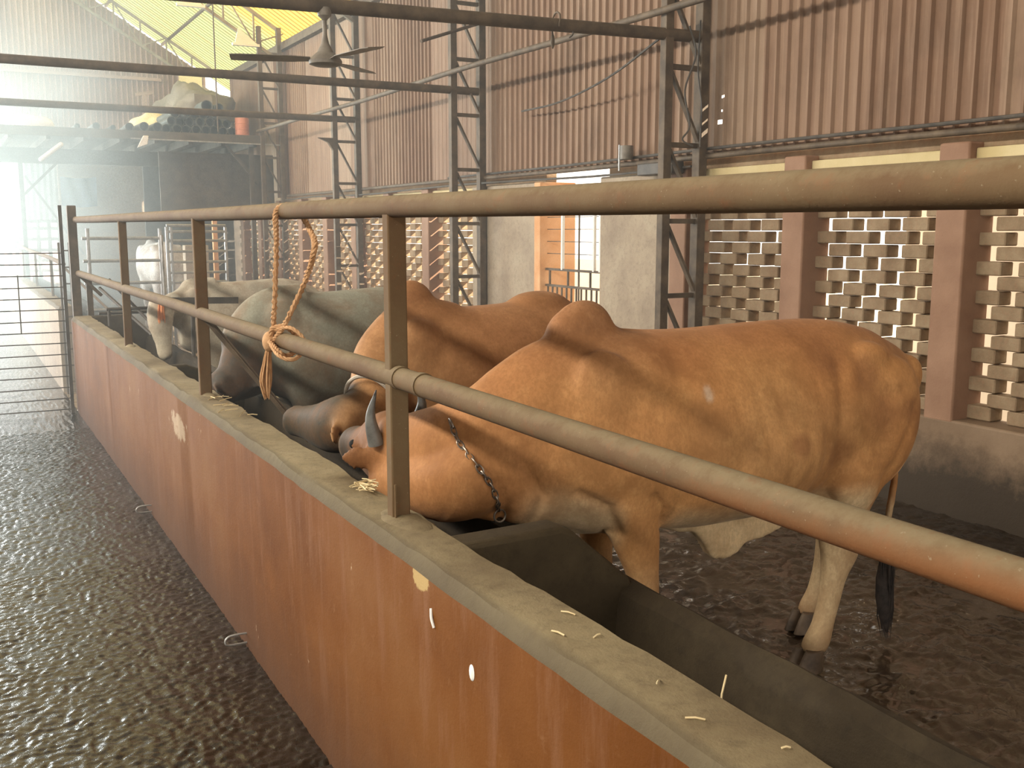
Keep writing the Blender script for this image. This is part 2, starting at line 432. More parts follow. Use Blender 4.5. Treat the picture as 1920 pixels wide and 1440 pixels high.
o = height_mesh('floor', axis_steps((-7, -1, .4), (-1, .932, .0085)), axis_steps((-3, 1.5, .3), (1.5, 5.2, .0085), (5.2, 9, .014), (9, 26, .06)), z_cor, M['wet']); struct(o, 'dark wet rough paving of the feeding passage')
def z_mud(X, Y):
    z = .016*perlin(X*1.3, Y*1.6, 11) + .014*perlin(X*4.2, Y*5, 12) + .016*perlin(X*11, Y*13, 13) + .010*perlin(X*26, Y*31, 14)
    z -= .030*np.clip(perlin(X*8.5, Y*9, 15)-.25, 0, 1)
    lvl = -.0045 + .0012*perlin(X*14, Y*18, 16)
    return np.maximum(z, lvl) - .004
o = height_mesh('floor', axis_steps((.935, 1.6, .05), (1.6, 5.3, .012)), axis_steps((-3, 1.0, .3), (1.0, 6.0, .012), (6.0, 12, .05), (12, 26, .3)), z_mud, M['mud']); struct(o, 'wet muddy brown floor of the cattle stall')

# right wall: plinth, pillars, lattice brickwork, lintels, door jambs
wall_right = struct(thing('wall_right', 'brick wall of open lattice panels between red pillars under rusty cladding', None))
DOOR0, DOOR1 = 7.52, 8.60
PL = .56
m = MB(); m.box(WX, WX+.26, Y0, DOOR0, -.1, PL)
m.build('plinth', M['plinth'], wall_right, bevel=.015)
m = MB(); m.box(WX, WX+.26, DOOR1, Y1, -.1, PL+.02)
m.build('plinth', M['plinth'], wall_right, bevel=.015)
pill_near = [3.91 + 1.24*k for k in range(-5, 3)]
pill_far = [11.22 + 1.235*k for k in range(8)]
for i, y in enumerate(pill_near+pill_far):
    m = MB(); m.box(WX, WX+.25, y-.1, y+.1, PL-.02, 2.135); m.build('pillar', M['pillar'], wall_right, bevel=.012)
# plain rendered wall beside the doorway
for a, c_ in ((6.49, DOOR0), (DOOR1, 10.02)):
    m = MB(); m.box(WX+.03, WX+.24, a, c_, PL-.05, 2.10); m.build('rendered_panel', M['cement_wall'], wall_right, bevel=.01)
m = MB(); m.box(WX+.015, WX+.42, DOOR1-.07, DOOR1+.05, .0, 2.10); m.build('door_jamb', M['orange'], wall_right, bevel=.01)
def lattice(y0, y1, broken=()):
    m = MB(); h = .083; per, bl = (.295, .188) if y0 < 8 else (.325, .170); k = 0; z = PL
    rnd = random.Random(int(y0*100))
    while z + h < 2.03:
        off = (k % 2)*per/2 + rnd.uniform(-.012, .012)
        y = y0 - per + off
        while y < y1:
            a = max(y + rnd.uniform(-.006, .006), y0-.01); c_ = min(y+bl+rnd.uniform(-.008, .008), y1+.01)
            if c_-a > .03 and (k, round((y-y0)/per)) not in broken:
                dx = rnd.uniform(-.008, .008)
                if k % 9 == 8:   # an odd course laid tight
                    pass
                m.box(WX+.13+dx, WX+.243+dx, a, c_, z+.002, z+h-rnd.uniform(0, .006))
            y += per
        z += h; k += 1
    # first and last courses are laid solid
    m.box(WX+.135, WX+.24, y0-.01, y1+.01, z, 2.11)
    m.build('brick_lattice', M['brick'], wall_right, smooth=False, bevel=.006, segs=1)
allp = pill_near
for a, c_ in zip(allp[:-1], allp[1:]): lattice(a+.1, c_-.1)
ends = [10.02-.1] + pill_far + [Y1-.0]
for a, c_ in zip(ends[:-1], ends[1:]): lattice(a+.1, c_-.1)
# lintel pieces between pillar heads
hl = [(a+.1, c_-.1) for a, c_ in zip(pill_near[:-1], pill_near[1:])] + [(6.49, DOOR0+.02), (DOOR1-.02, 10.02)] + [(a+.1, c_-.1) for a, c_ in zip(ends[:-1], ends[1:])]
for a, c_ in hl:
    m = MB(); m.box(WX+.055, WX+.25, a, c_, 1.985, 2.10); m.build('lintel', M['lintel'], wall_right, bevel=.008)
m = MB(); m.box(WX+.12, WX+.245, Y0, DOOR0, 2.10, 2.22); m.box(WX+.12, WX+.245, DOOR1, Y1, 2.10, 2.22)
m.build('coping', M['brick'], wall_right, bevel=.01)

# cladding
def corr(x0, axis_len0, axis_len1, zf0, zf1, pitch, depth, holes=()):
    """ribbed sheet standing in a plane x=x0, ribs vertical, running along y"""
    m = MB(); prof = [(0, 0), (.34, 0), (.46, 1), (.60, 1), (.72, 0)]
    ys = []; y = axis_len0
    while y < axis_len1:
        flat = .22 if (y > 9.7 and int(y/.93)*7 % 5 in (0, 2, 3)) else 1.0
        for u, d in prof: ys.append((y+u*pitch, d*flat))
        y += pitch
    for (ya, da), (yb, db) in zip(ys[:-1], ys[1:]):
        za, zb = zf0, zf1
        segs = [(za, zb)]
        for hy, hz, hw, hh in holes:
            if ya < hy+hw and yb > hy-hw:
                segs = [s_ for (p, q) in segs for s_ in (((p, hz-hh), (hz+hh, q)) if p < hz < q else ((p, q),))]
        for p, q in segs:
            m.add([(x0-da*depth, ya, p), (x0-db*depth, yb, p), (x0-db*depth, yb, q), (x0-da*depth, ya, q)], [(0, 1, 2, 3)])
    return m
clad = corr(WX+.10, Y0, Y1, 2.19, EAVE, .105, .022, [(6.03, 2.44, .02, .016), (6.0, 2.62, .012, .01), (6.02, 2.52, .008, .008), (10.9, 2.16, .05, .02), (10.65, 2.215, .03, .03)])
cl = clad.build('cladding', M['clad'], wall_right, smooth=False)
m = MB(); m.box(WX+.0, WX+.12, Y0, Y1, EAVE-.10, EAVE+.02); m.build('eave_purlin', M['steel'], wall_right, bevel=.005)

# ceiling: roof slopes of ribbed sheet
def roof_slope(xa, xb, y0, y1, mat, name, pitch=.16):
    m = MB(); prof = [(0, 0), (.6, 0), (.7, 1), (.88, 1), (1.0, 0)]
    y = y0
    while y < y1:
        for (u, d), (u2, d2) in zip(prof[:-1], prof[1:]):
            if y+u2*pitch > y1+.01: break
            p = [(xa, y+u*pitch, roof_z(xa)+d*.03), (xa, y+u2*pitch, roof_z(xa)+d2*.03), (xb, y+u2*pitch, roof_z(xb)+d2*.03), (xb, y+u*pitch, roof_z(xb)+d*.03)]
            m.add(p, [(0, 1, 2, 3)])
        y += pitch
    return m.build(name, mat, None, smooth=False)
o = roof_slope(-1.0, 5.55, 13.6, 22.6, M['roof'], 'ceiling'); struct(o, 'translucent yellow ribbed roof sheets lit from above')
o = roof_slope(-1.0, 5.55, -3.2, 13.6, M['roof_opaque'], 'ceiling'); struct(o, 'opaque roof sheets over the near end')
o = roof_slope(-5.1, -1.0, -3.2, 22.6, M['roof_opaque'], 'ceiling'); struct(o, 'opaque roof sheets of the far slope')
o = roof_slope(-7.4, -5.65, -3.2, 22.6, M['roof_opaque'], 'ceiling'); struct(o, 'opaque roof sheets below the skylight strip')
# other walls (outside the frame, they only close the shed)
m = MB(); m.box(-7.4, -7.2, -3.0, 10.0, -.1, 4.7); o = m.build('wall_left', M['cement_wall']); struct(o, 'plain left wall')
m = MB(); m.prism([(-7.3, 2.9), (5.3, 2.9), (5.3, 4.8), (-1, 8.5), (-7.3, 4.7)], 'y', -3.2, -3.0); m.box(-7.3, -3.4, -3.2, -3.0, -.1, 2.9); o = m.build('wall_back', M['steel']); struct(o, 'end wall behind the viewer with a wide open entrance')

# gable wall at the far end: ribbed sheet on a slanting top, open below the loft
GY = 22.0
m = MB(); x = -7.3; pitch = .10
prof = [(0, 0), (.34, 0), (.46, 1), (.60, 1), (.72, 0), (1, 0)]
while x < 4.80:
    for (u, d), (u2, d2) in zip(prof[:-1], prof[1:]):
        xa, xb = x+u*pitch, x+u2*pitch
        m.add([(xa, GY-d*.05, 3.0), (xb, GY-d2*.05, 3.0), (xb, GY-d2*.05, roof_z(xb)-.20), (xa, GY-d*.05, roof_z(xa)-.20)], [(0, 1, 2, 3)])
    x += pitch
o = m.build('wall_far', M['gable'], None, smooth=False); struct(o, 'ribbed gable sheet above the loft')
# lower far wall under the loft
m = MB(); m.box(1.95, 4.9, 21.6, 21.75, -.1, 3.0); o = m.build('wall_far', M['cement_wall']); struct(o, 'rendered wall below the loft')

# outside: yard ground and an unseen wall added to keep sun off the near panels
m = MB(); m.box(5.26, 30, -12, 45, -.25, -.05); o = m.build('ground', M['outside']); struct(o, 'pale sunlit ground outside')
m = MB(); m.box(-40, 30, 26, 90, -.25, -.02); o = m.build('ground', M['outside']); struct(o, 'pale ground beyond the far end')
m = MB(); m.box(-40, -7.0, -12, 26, -.25, -.02); o = m.build('ground', M['outside']); struct(o, 'pale ground beyond the open left side')
m = MB(); m.box(8.2, 8.5, -9, 6.9, -.1, 4.4); o = m.build('yard_or_added_wall', M['outside_wall']); struct(o, 'pale unseen wall added outside to block the sun')

# ================================================================== FEED TROUGH (wall towards the passage, basin, dividers)
TZ = .875
def wall_prof(j=0):
    return [(.93, -.12), (.925, TZ-.035), (.945, TZ-.004), (.965, TZ+.002), (1.075, TZ), (1.09, TZ-.02), (1.10, .25), (1.10, -.12)]
def feed_wall(y0, y1, parent, n=140):
    rings = []
    for k in range(n+1):
        y = y0+(y1-y0)*k/n
        r = []
        for i, (x, z) in enumerate(wall_prof()):
            v = Vector((x*6+i*3.1, y*3.0, z))
            q = .006*mnoise.noise(v) + .004*mnoise.noise(v*3.3)
            edge = 1.4 if i in (1, 2, 3, 4, 5) else .6
            r.append((x+q*edge, y, z+(q*edge*.8 if i in (2, 3, 4) else 0)))
        rings.append(r)
    m = MB().rings(rings)
    o = m.build('feed_wall', M['plaster'], parent)
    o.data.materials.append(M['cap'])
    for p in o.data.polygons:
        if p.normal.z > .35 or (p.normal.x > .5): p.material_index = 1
    return o
trough = thing('feeding_trough', 'long cement feeding trough with red plastered front wall along the wet passage', 'feeding trough', (1.2, 5, 0))
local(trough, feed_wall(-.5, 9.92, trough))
def back_wall(y0, y1, parent, n=120):
    prof = [(1.50, .06), (1.535, .62), (1.55, .665), (1.585, .685), (1.625, .672), (1.645, .62), (1.66, -.1), (1.50, -.1)]
    rings = []
    for k in range(n+1):
        y = y0+(y1-y0)*k/n
        r = []
        for i, (x, z) in enumerate(prof):
            v = Vector((x*6+i*3.1, y*2.6, z+7)); q = .008*mnoise.noise(v)+.005*mnoise.noise(v*3)
            r.append((x+q, y, z+q*.8 if i in (2, 3, 4) else z))
        rings.append(r)
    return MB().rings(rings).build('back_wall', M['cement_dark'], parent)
local(trough, back_wall(-.5, 9.92, trough))
def basin(y0, y1, parent):
    prof = [(1.09, .30), (1.16, .20), (1.30, .16), (1.42, .19), (1.51, .30), (1.51, -.1), (1.09, -.1)]
    rings = [[(x, y0+(y1-y0)*k/40, z) for x, z in prof] for k in range(41)]
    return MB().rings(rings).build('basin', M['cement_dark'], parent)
local(trough, basin(-.5, 9.92, trough))
def divider(y, top, th, parent, x1=1.35, xe=1.60):
    pts = [(1.05, .1), (1.05, top), (x1, top+.004), (x1+.035, top-.012), (xe-.02, .70), (xe, .66), (xe, .1)]
    rings = []
    for k, dy in enumerate((-th/2, -th/2+.012, th/2-.012, th/2)):
        ins = .010 if k in (0, 3) else 0
        rings.append([(x, y+dy+.22*(1.3-x)*0, z-ins*(1 if z > .4 else 0)) for x, z in pts])
    # cut into finer strips for uneven edges
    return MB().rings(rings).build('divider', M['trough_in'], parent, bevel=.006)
for y, top, th, x1 in ((2.24, .872, .10, 1.36), (6.25, .845, .09, 1.2), (9.86, .875, .10, 1.38)):
    local(trough, divider(y, top, th, trough, x1))
# mortar heaped round the post feet on the wall top
for y, s_ in ((2.483, 1.0), (4.854, .55), (7.20, .5)):
    m = MB(); m.ell((1.025, y-.03, TZ-.022), (.062*s_+.01, .155*s_+.01, .034), 20, 12)
    me = m
    me.v = [(x+.008*mnoise.noise(Vector((x*20, yy*14, z))), yy+.01*mnoise.noise(Vector((x*9, yy*9, 4))), z+.006*mnoise.noise(Vector((x*20, yy*20, 9)))) for x, yy, z in me.v]
    local(trough, m.build('mortar_footing', M['cement'], trough))

trough2 = thing('feeding_trough', 'second stretch of red plastered trough wall behind the wire gate', 'feeding trough', (1.2, 16, 0))
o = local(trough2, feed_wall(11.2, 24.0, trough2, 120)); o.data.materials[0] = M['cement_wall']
local(trough2, back_wall(11.2, 24.0, trough2))
local(trough2, basin(11.2, 24.0, trough2))

# iron tether loops let into the foot of the wall
def loop(y, z, label, s_=1.0):
    pts = [(.935, y, z+.012), (.90, y, z+.014), (.862, y+.002, z+.010), (.845, y+.0, z-.006), (.855, y-.002, z-.022), (.90, y-.002, z-.026), (.935, y, z-.026)]
    c0 = Vector((.93, y, z)); pts = [tuple(c0+(Vector(p)-c0)*s_) for p in pts]
    o = MB().tube(crs(pts, 5), .0045*s_, 8).build('tether_loop', M['galv']); return tag(o, label, 'iron loop', 'tether loops in the trough wall')
loop(3.88, .045, 'bent iron tether loop at the foot of the red wall near a floor crack')
loop(6.05, .045, 'smaller-looking iron tether loop further along the foot of the red wall')

# ================================================================== FEED RAILING
PX = 1.015; RZ, MZ = 1.690, 1.266
rail = thing('feed_railing', 'two-pipe railing with flat posts standing on the near trough wall', 'railing', (PX, 5, TZ))
def wavy(p0, p1, n, amp, seed):
    out = []
    for k in range(n+1):
        t = k/n; p = Vector(p0).lerp(Vector(p1), t)
        out.append(p + Vector((amp*mnoise.noise(Vector((t*4, seed, 0))), 0, amp*mnoise.noise(Vector((t*4, seed, 5))))))
    return out
m = MB().tube(wavy((PX, -1.0, RZ+.004), (PX, 10.05, RZ+.045), 40, .008, 1.0), .0285, 20); local(rail, m.build('top_rail', M['pipe'], rail))
m = MB().tube(wavy((PX-.002, -1.0, MZ), (PX-.002, 10.05, MZ-.01), 40, .008, 7.0), .029, 20)
for y in (2.44, 2.30): m.tube([(PX-.002, y+.012, MZ-.001), (PX-.002, y-.012, MZ-.001)], .0315, 20)
local(rail, m.build('mid_rail', M['pipe'], rail))
def post(y, w, d, lean=0, label=None, top=RZ+.012):
    m = MB(); rings = []
    for z, dx in ((TZ-.03, lean), (TZ+.06, lean*.8), (1.2, lean*.3), (top, 0)):
        rings.append([(PX+.004+dx+a*d/2, y+b_*w/2, z) for a, b_ in ((-1, -1), (1, -1), (1, 1), (-1, 1))])
    m.rings(rings)
    o = local(rail, m.build('post', M['pipe'], rail, bevel=.004))
    return o
# channel-section posts: width seen from the passage is about 5 cm
near_post = post(2.483, .040, .052); post(4.854, .036, .055); post(7.2, .036, .05); post(0.1, .040, .05)
# torn foot of the nearest post
m = MB(); m.bar((PX-.016, 2.466, TZ-.02), (PX-.015, 2.468, TZ+.10), .004, .026); m.build('foot_flange', M['pipe'], near_post)
m = MB(); m.bar((1.03, 4.80, 1.235), (1.43, 4.58, .66), .030, .006, (0, 1, 0)); m.bar((1.03, 4.80, 1.235), (1.43, 4.58, .66), .006, .030, (0, 1, 0))
local(rail, m.build('brace', M['steel'], rail))
m = MB(); m.bar((.985, 9.95, .0), (.985, 9.95, 1.86), .075, .075); m.bar((1.10, 9.98, .78), (1.10, 9.98, 1.25), .05, .04)
m.bar((1.02, 9.95, 1.24), (1.2, 9.95, 1.05), .03, .03)
local(rail, m.build('end_post', M['steel'], rail, bevel=.006))
# railing of the second stretch
rail2 = thing('feed_railing', 'hazy low pipe railing on the trough wall behind the wire gate', 'railing', (PX, 14, TZ))
m = MB().tube(wavy((PX, 11.3, 1.30), (PX, 24, 1.46), 20, .01, 3), .022, 12); local(rail2, m.build('mid_rail', M['pipe'], rail2))
for y in (13.0, 15.4, 18.0):
    m = MB().tube([(PX+.02, y, TZ-.02), (PX+.02, y, 1.33)], .016, 8); local(rail2, m.build('post', M['pipe'], rail2))
m = MB().tube([(PX+.05, 12.6, 1.3), (1.5, 11.6, .75)], .014, 8); local(rail2, m.build('brace', M['pipe'], rail2))

# ================================================================== WIRE GATE across the passage
gate = thing('wire_gate', 'low gate of thin horizontal rods closing the passage at the wall end', 'gate', (.3, 9.9, 0))
m = MB(); m.bar((.885, 9.88, .0), (.885, 9.88, 1.86), .03, .03); local(gate, m.build('gate_stile', M['steel_dark'], gate))
m = MB(); m.bar((-1.0, 9.88, .03), (-1.0, 9.88, 1.47), .03, .03); local(gate, m.build('gate_stile', M['steel_dark'], gate))
for k in range(15):
    z = .035+.1005*k
    m = MB().tube([(-1.0, 9.88, z+.004*math.sin(k)), (-.1, 9.882, z+.004*math.cos(k*2)), (.885, 9.88, z)], .0055, 6)
    local(gate, m.build('rod', M['steel_dark'], gate))
m = MB().tube([(.51, 9.875, .74), (.512, 9.873, 1.25)], .006, 6); local(gate, m.build('upright_rod', M['steel_dark'], gate))
m = MB().tube([(-.25, 9.875, .03), (-.25, 9.873, 1.45)], .006, 6); local(gate, m.build('upright_rod', M['steel_dark'], gate))
# hanging bar frame of a second leaf, folded back against the far wall end
leaf = thing('folded_gate', 'narrow gate leaf folded back against the end of the far trough wall', 'gate', (.9, 11.1, 0))
for x in (.965, 1.06):
    m = MB(); m.bar((x, 11.10, -.01), (x, 11.10, 1.52), .025, .02); local(leaf, m.build('gate_stile', M['steel'], leaf))
for k in range(9):
    m = MB().tube([(.965, 11.1, .12+.165*k), (1.06, 11.1, .12+.165*k)], .008, 6); local(leaf, m.build('rod', M['steel'], leaf))

# ================================================================== LATTICE COLUMNS, BEAMS AND PIPES
CX = 4.655
def lattice_column(y, label, top=EAVE+.25, w_extra=0):
    t = thing('lattice_column', label, 'steel column', (CX, y, 0), 'lattice columns along the right wall')
    a, b_ = CX, WX-.02
    m = MB(); m.bar((a, y, 0), (a, y, top), .07, .07); local(t, m.build('chord', M['steel'], t, bevel=.004))
    m = MB(); m.bar((b_, y, 0), (b_, y, top), .075, .085); local(t, m.build('chord', M['steel'], t, bevel=.004))
    z = .60
    while z < top-.05:
        m = MB(); m.bar((a+.03, y, z), (b_-.03, y, z), .034, .036); local(t, m.build('lacing_bar', M['steel'], t))
        if z + .52 < top:
            m = MB(); m.bar((a+.03, y-.012, z+.52), (b_-.03, y-.012, z+.03), .040, .02); local(t, m.build('lacing_bar', M['steel'], t))
        z += .555
    return t
lattice_column(6.12, 'nearest brown lattice column, right of the doorway')
lattice_column(9.70, 'brown lattice column just left of the doorway')
lattice_column(13.38, 'brown lattice column with the ceiling fan seen beside it')
lattice_column(16.95, 'brown lattice column at the corner of the loft')
def beam(y, z, x0, x1, r, label, name='cross_pipe', sag=0.01, slope=0.0):
    pts = crs([(x0, y, z-slope*(x1-x0)), ((x0+x1)/2, y, z-slope*(x1-x0)/2-sag), (x1, y, z)], 8)
    o = MB().tube(pts, r, 12).build(name, M['steel']); return tag(o, label, 'pipe')
beam(6.12, 3.05, -3.0, 5.0, .044, 'thick near cross pipe from which the fan hangs', slope=.021)
beam(9.70, 3.065, -4.0, 5.0, .040, 'upper hazy cross pipe fixed to the second column')
beam(13.38, 3.115, -4.0, 4.98, .042, 'lower hazy cross pipe fixed to the third column')
o = MB().tube(wavy((CX-.06, 17.0, 3.24), (CX-.06, 4.6, 3.20), 24, .015, 2), .026, 10).build('long_pipe', M['steel']); tag(o, 'long slanting-looking pipe tied to the fronts of the columns', 'pipe')
o = MB().tube([(5.0, 9.66, 3.76), (4.13, 9.3, 3.44)], .016, 8).build('short_rod', M['steel']); tag(o, 'short rod sticking up-right out of the second column', 'rod')
# pipes and cable along the foot of the cladding
o = MB().tube(wavy((WX+.015, Y0, 2.17), (WX+.015, 16.8, 2.20), 40, .02, 11), .021, 10).build('wall_pipe', M['steel']); tag(o, 'fatter grey pipe running along the foot of the cladding', 'pipe')
o = MB().tube(wavy((WX+.02, Y0, 2.265), (WX+.02, 10.6, 2.225), 40, .02, 12), .012, 8).build('wall_conduit', M['steel_dark']); tag(o, 'thin dark conduit just above the fatter wall pipe', 'pipe')
o = MB().tube(wavy((WX-.03, 6.2, 2.12), (WX-.03, 16.8, 2.13), 30, .04, 13), .010, 8).build('cable', M['steel_dark']); tag(o, 'sagging black cable below the wall pipe left of the near column', 'cable')
def hang(pts, r, label, mat='steel_dark', name='cable'):
    o = MB().tube(crs(pts, 6), r, 6).build(name, M[mat]); return tag(o, label, 'cable')
hang([(4.62, 6.15, 3.02), (4.75, 7.0, 2.86), (4.9, 8.0, 2.78), (4.96, 8.8, 2.78)], .009, 'drooping cable crossing the cladding right of the hook')
hang([(4.8, 6.05, 3.1), (4.84, 6.02, 2.9), (4.78, 6.06, 2.65), (4.80, 6.02, 2.4), (4.76, 6.05, 2.3), (4.82, 6.0, 2.25)], .007, 'wavy wire hanging inside the nearest column')
hang([(4.9, 6.05, 3.15), (4.88, 6.04, 2.8), (4.93, 6.05, 2.55), (4.9, 6.02, 2.25)], .006, 'second thin wire hanging inside the nearest column')
# meter box on the wall pipe
bx = thing('junction_box', 'small grey round-topped box above the doorway near the first column', 'box', (4.95, 7.0, 2.26))
m = MB().tube([(4.95, 7.02, 2.22), (4.95, 7.02, 2.33)], .055, 16); local(bx, m.build('box_body', M['fan'], bx))
m = MB().tube([(4.92, 7.08, 2.13), (4.92, 7.08, 2.34)], .008, 6); m.build('bracket', M['galv'], bx.children[-1])
m = MB().box(4.86, 4.98, 6.30, 6.75, 2.07, 2.165); o = m.build('cable_tray', M['steel_dark'], bevel=.01); tag(o, 'dark tray under the pipes beside the nearest column', 'tray')
# hook with rag on the near cross pipe
hk = thing('pipe_hook', 'bent wire hook hung over the near cross pipe right of the second column', 'hook', (3.72, 6.12, 3.05))
m = MB().tube(crs([(3.71, 6.07, 3.0), (3.71, 6.06, 3.07), (3.715, 6.12, 3.10), (3.72, 6.18, 3.05), (3.72, 6.17, 2.95)], 5), .007, 8); local(hk, m.build('hook_wire', M['steel'], hk))
m = MB().ell((3.72, 6.17, 2.92), (.014, .014, .05), 10, 8); m.build('knot', M['steel'], hk.children[-1])
hang([(3.82, 6.10, 3.02), (3.84, 6.10, 2.97), (3.81, 6.1, 2.94)], .005, 'short wire end dangling from the near cross pipe')
# funnel-shaped bracket on the third column
m = MB(); m.prism([(CX-.24, 2.86), (CX-.035, 2.86), (CX-.035, 2.70), (CX-.10, 2.80)], 'y', 13.34, 13.40)
o = m.build('shelf_bracket', M['steel'], bevel=.004); tag(o, 'dark triangular bracket on the left face of the third column', 'bracket')

# ================================================================== CEILING FAN
fan = thing('ceiling_fan', 'dusty ceiling fan with a bell-shaped stem cover hanging from the near cross pipe', 'fan', (2.07, 6.12, 2.7))
fx, fy = 2.085, 6.12
def lathe(prof, c, seg=24):
    return MB().rings([[(c[0]+r*math.cos(2*PI*k/seg), c[1]+r*math.sin(2*PI*k/seg), c[2]+z) for k in range(seg)] for r, z in prof])
local(fan, lathe([(.008, .33), (.045, .315), (.04, .27), (.018, .25), (.012, .24)], (fx, fy, 2.65)).build('canopy', M['fan'], fan))
local(fan, lathe([(.013, .26), (.014, .16), (.024, .11), (.045, .07), (.052, .055)], (fx, fy, 2.65)).build('down_rod', M['fan'], fan))
local(fan, lathe([(.02, .065), (.055, .055), (.085, .03), (.10, .008), (.098, -.012), (.07, -.022), (.02, -.026)], (fx, fy, 2.65)).build('motor', M['fan'], fan)); motor = fan.children[-1]
for k, a in enumerate((PI-.32, PI-.32+2*PI/3, PI-.32+4*PI/3)):
    m = MB(); d = Vector((math.cos(a), math.sin(a), 0)); n_ = Vector((-d.y, d.x, 0))
    rings = []
    for t, w in ((.09, .025), (.16, .045), (.20, .06), (.5, .07), (.56, .055)):
        c_ = Vector((fx, fy, 2.655)) + d*t + Vector((0, 0, .01))
        rings.append([c_+n_*w+Vector((0, 0, .012)), c_+n_*w+Vector((0, 0, .008)), c_-n_*w+Vector((0, 0, -.008)), c_-n_*w+Vector((0, 0, -.004))])
    m.rings(rings); m.build('blade', M['fan'], motor)

# ================================================================== DOORWAY GRILLE
gr = thing('doorway_grille', 'iron grille gate standing in the bright doorway of the right wall', 'gate', (5.05, 8.05, 0))
GX = WX+.08
def gbar(a, b_, w, name='bar', mat='steel'):
    m = MB(); m.bar(a, b_, w, w); return local(gr, m.build(name, M[mat], gr))
for z in (1.115, 1.27): gbar((GX, DOOR0, z), (GX, DOOR1-.08, z), .022, 'cross_bar')
for z in (1.42, 1.535, 1.65, 1.765, 1.88): gbar((GX+.02, DOOR0, z), (GX+.02, DOOR1-.06, z), .007, 'cross_bar')
for y in (DOOR0+.06, DOOR0+.16, DOOR0+.70): gbar((GX, y, 1.27), (GX, y, 2.02), .026, 'upright', 'white')
gbar((GX+.01, DOOR0+.43, .15), (GX+.01, DOOR0+.43, 2.02), .013, 'upright')
y = DOOR0+.03
while y < DOOR1-.1:
    gbar((GX, y, .1), (GX, y, 1.115), .014, 'upright'); y += .085
for y in (DOOR0+.22, DOOR0+.60, DOOR0+.93): gbar((GX, y, 1.115), (GX, y, 1.27), .016, 'upright')
# things outside the doorway
o = MB().box(9.5, 9.7, 9.0, 16.5, -.1, 1.15).build('yard_or_added_wall', M['outside_wall']); struct(o, 'low pale yard wall beyond the doorway')

# ================================================================== CATTLE
def remeshed(mb, name, voxel, smooth_it=8, factor=.5):
    """one continuous skin from overlapping closed forms"""
    me = mb.mesh(name+'_raw'); o = bpy.data.objects.new(name+'_raw', me); COL.objects.link(o)
    r = o.modifiers.new('r', 'REMESH'); r.mode = 'VOXEL'; r.voxel_size = voxel; r.adaptivity = 0
    sm = o.modifiers.new('s', 'SMOOTH'); sm.factor = factor; sm.iterations = smooth_it
    bpy.context.view_layer.update()
    dg = bpy.context.evaluated_depsgraph_get()
    out = bpy.data.meshes.new_from_object(o.evaluated_get(dg)); out.name = name
    bpy.data.objects.remove(o); bpy.data.meshes.remove(me)
    return out
def oval_tube(m, rows, seg=28, n=5, yaxis=(0, 1, 0), expo=1.0):
    """rows: (x, y, z, half_height, half_width): oval sections across a path"""
    R = crs(rows, n); P = [Vector(r[:3]) for r in R]; rings = []
    for i, r in enumerate(R):
        t = (P[min(i+1, len(P)-1)]-P[max(i-1, 0)]).normalized()
        sd = Vector(yaxis); sd = (sd - t*sd.dot(t)).normalized(); u = sd.cross(t)
        rings.append([P[i] + sd*(max(r[4], .004)*abs(math.cos(a))**expo*math.copysign(1, math.cos(a))) + u*(max(r[3], .004)*abs(math.sin(a))**expo*math.copysign(1, math.sin(a))) for a in [2*PI*k/seg for k in range(seg)]])
    return m.rings(rings)
def trunk(m, rows, y=0, seg=36, n=5, skew=0.0):
    """rows: (x, top, bottom, half_width[, y_offset]); upright oval sections, fullest a little below the middle"""
    rows = [(*r, 0.0) if len(r) == 4 else r for r in rows]
    R = crs(rows, n); rings = []
    for x, tp, bt, hw, yo in R:
        c_ = (tp+bt)/2; h = max((tp-bt)/2, .004); ring = []
        for k in range(seg):
            a = 2*PI*k/seg; s_, c2 = math.sin(a), math.cos(a)
            ww = max(hw, .004)*math.copysign(abs(c2)**.85, c2)
            # narrower towards the spine
            ww *= 1 - .20*max(0, s_)**1.6
            ring.append((x, y+yo+ww, c_+h*s_))
        rings.append(ring)
    return m.rings(rings)
def plate(m, pts, y, th):
    """thin rounded fold of skin: outline in x,z"""
    return m.prism(pts, 'y', y-th/2, y+th/2)
def leg(m, rows, seg=20):
    """rows: (x, y, z, half length in x, half width in y) from the top down"""
    R = crs(rows, 5)
    return m.rings([[(r[0]+max(r[3], .004)*math.cos(a), r[1]+max(r[4], .004)*math.sin(a), r[2]) for a in [2*PI*k/seg for k in range(seg)]] for r in R])
def paint(me, fn):
    n = len(me.vertices); co = np.empty(n*3, np.float32); me.vertices.foreach_get('co', co); co = co.reshape(-1, 3)
    col = np.ones((n, 4), np.float32); col[:, :3] = fn(co)
    at = me.color_attributes.new('coat', 'FLOAT_COLOR', 'POINT'); at.data.foreach_set('color', col.ravel())
def ss(a, b_, x): t = np.clip((x-a)/(b_-a), 0, 1); return t*t*(3-2*t)
def lerp(a, b_, t): return a*(1-t[:, None])+np.array(b_)*t[:, None]
def noisearr(co, s, off=0): return np.array([mnoise.noise(Vector((c[0]*s+off, c[1]*s, c[2]*s))) for c in co])
def skin_object(name, me, root, mat=None):
    o = bpy.data.objects.new(name, me); COL.objects.link(o); o.parent = root; o.location = -Vector(root.location)
    me.materials.append(mat or M['hide']); me.shade_smooth(); return o

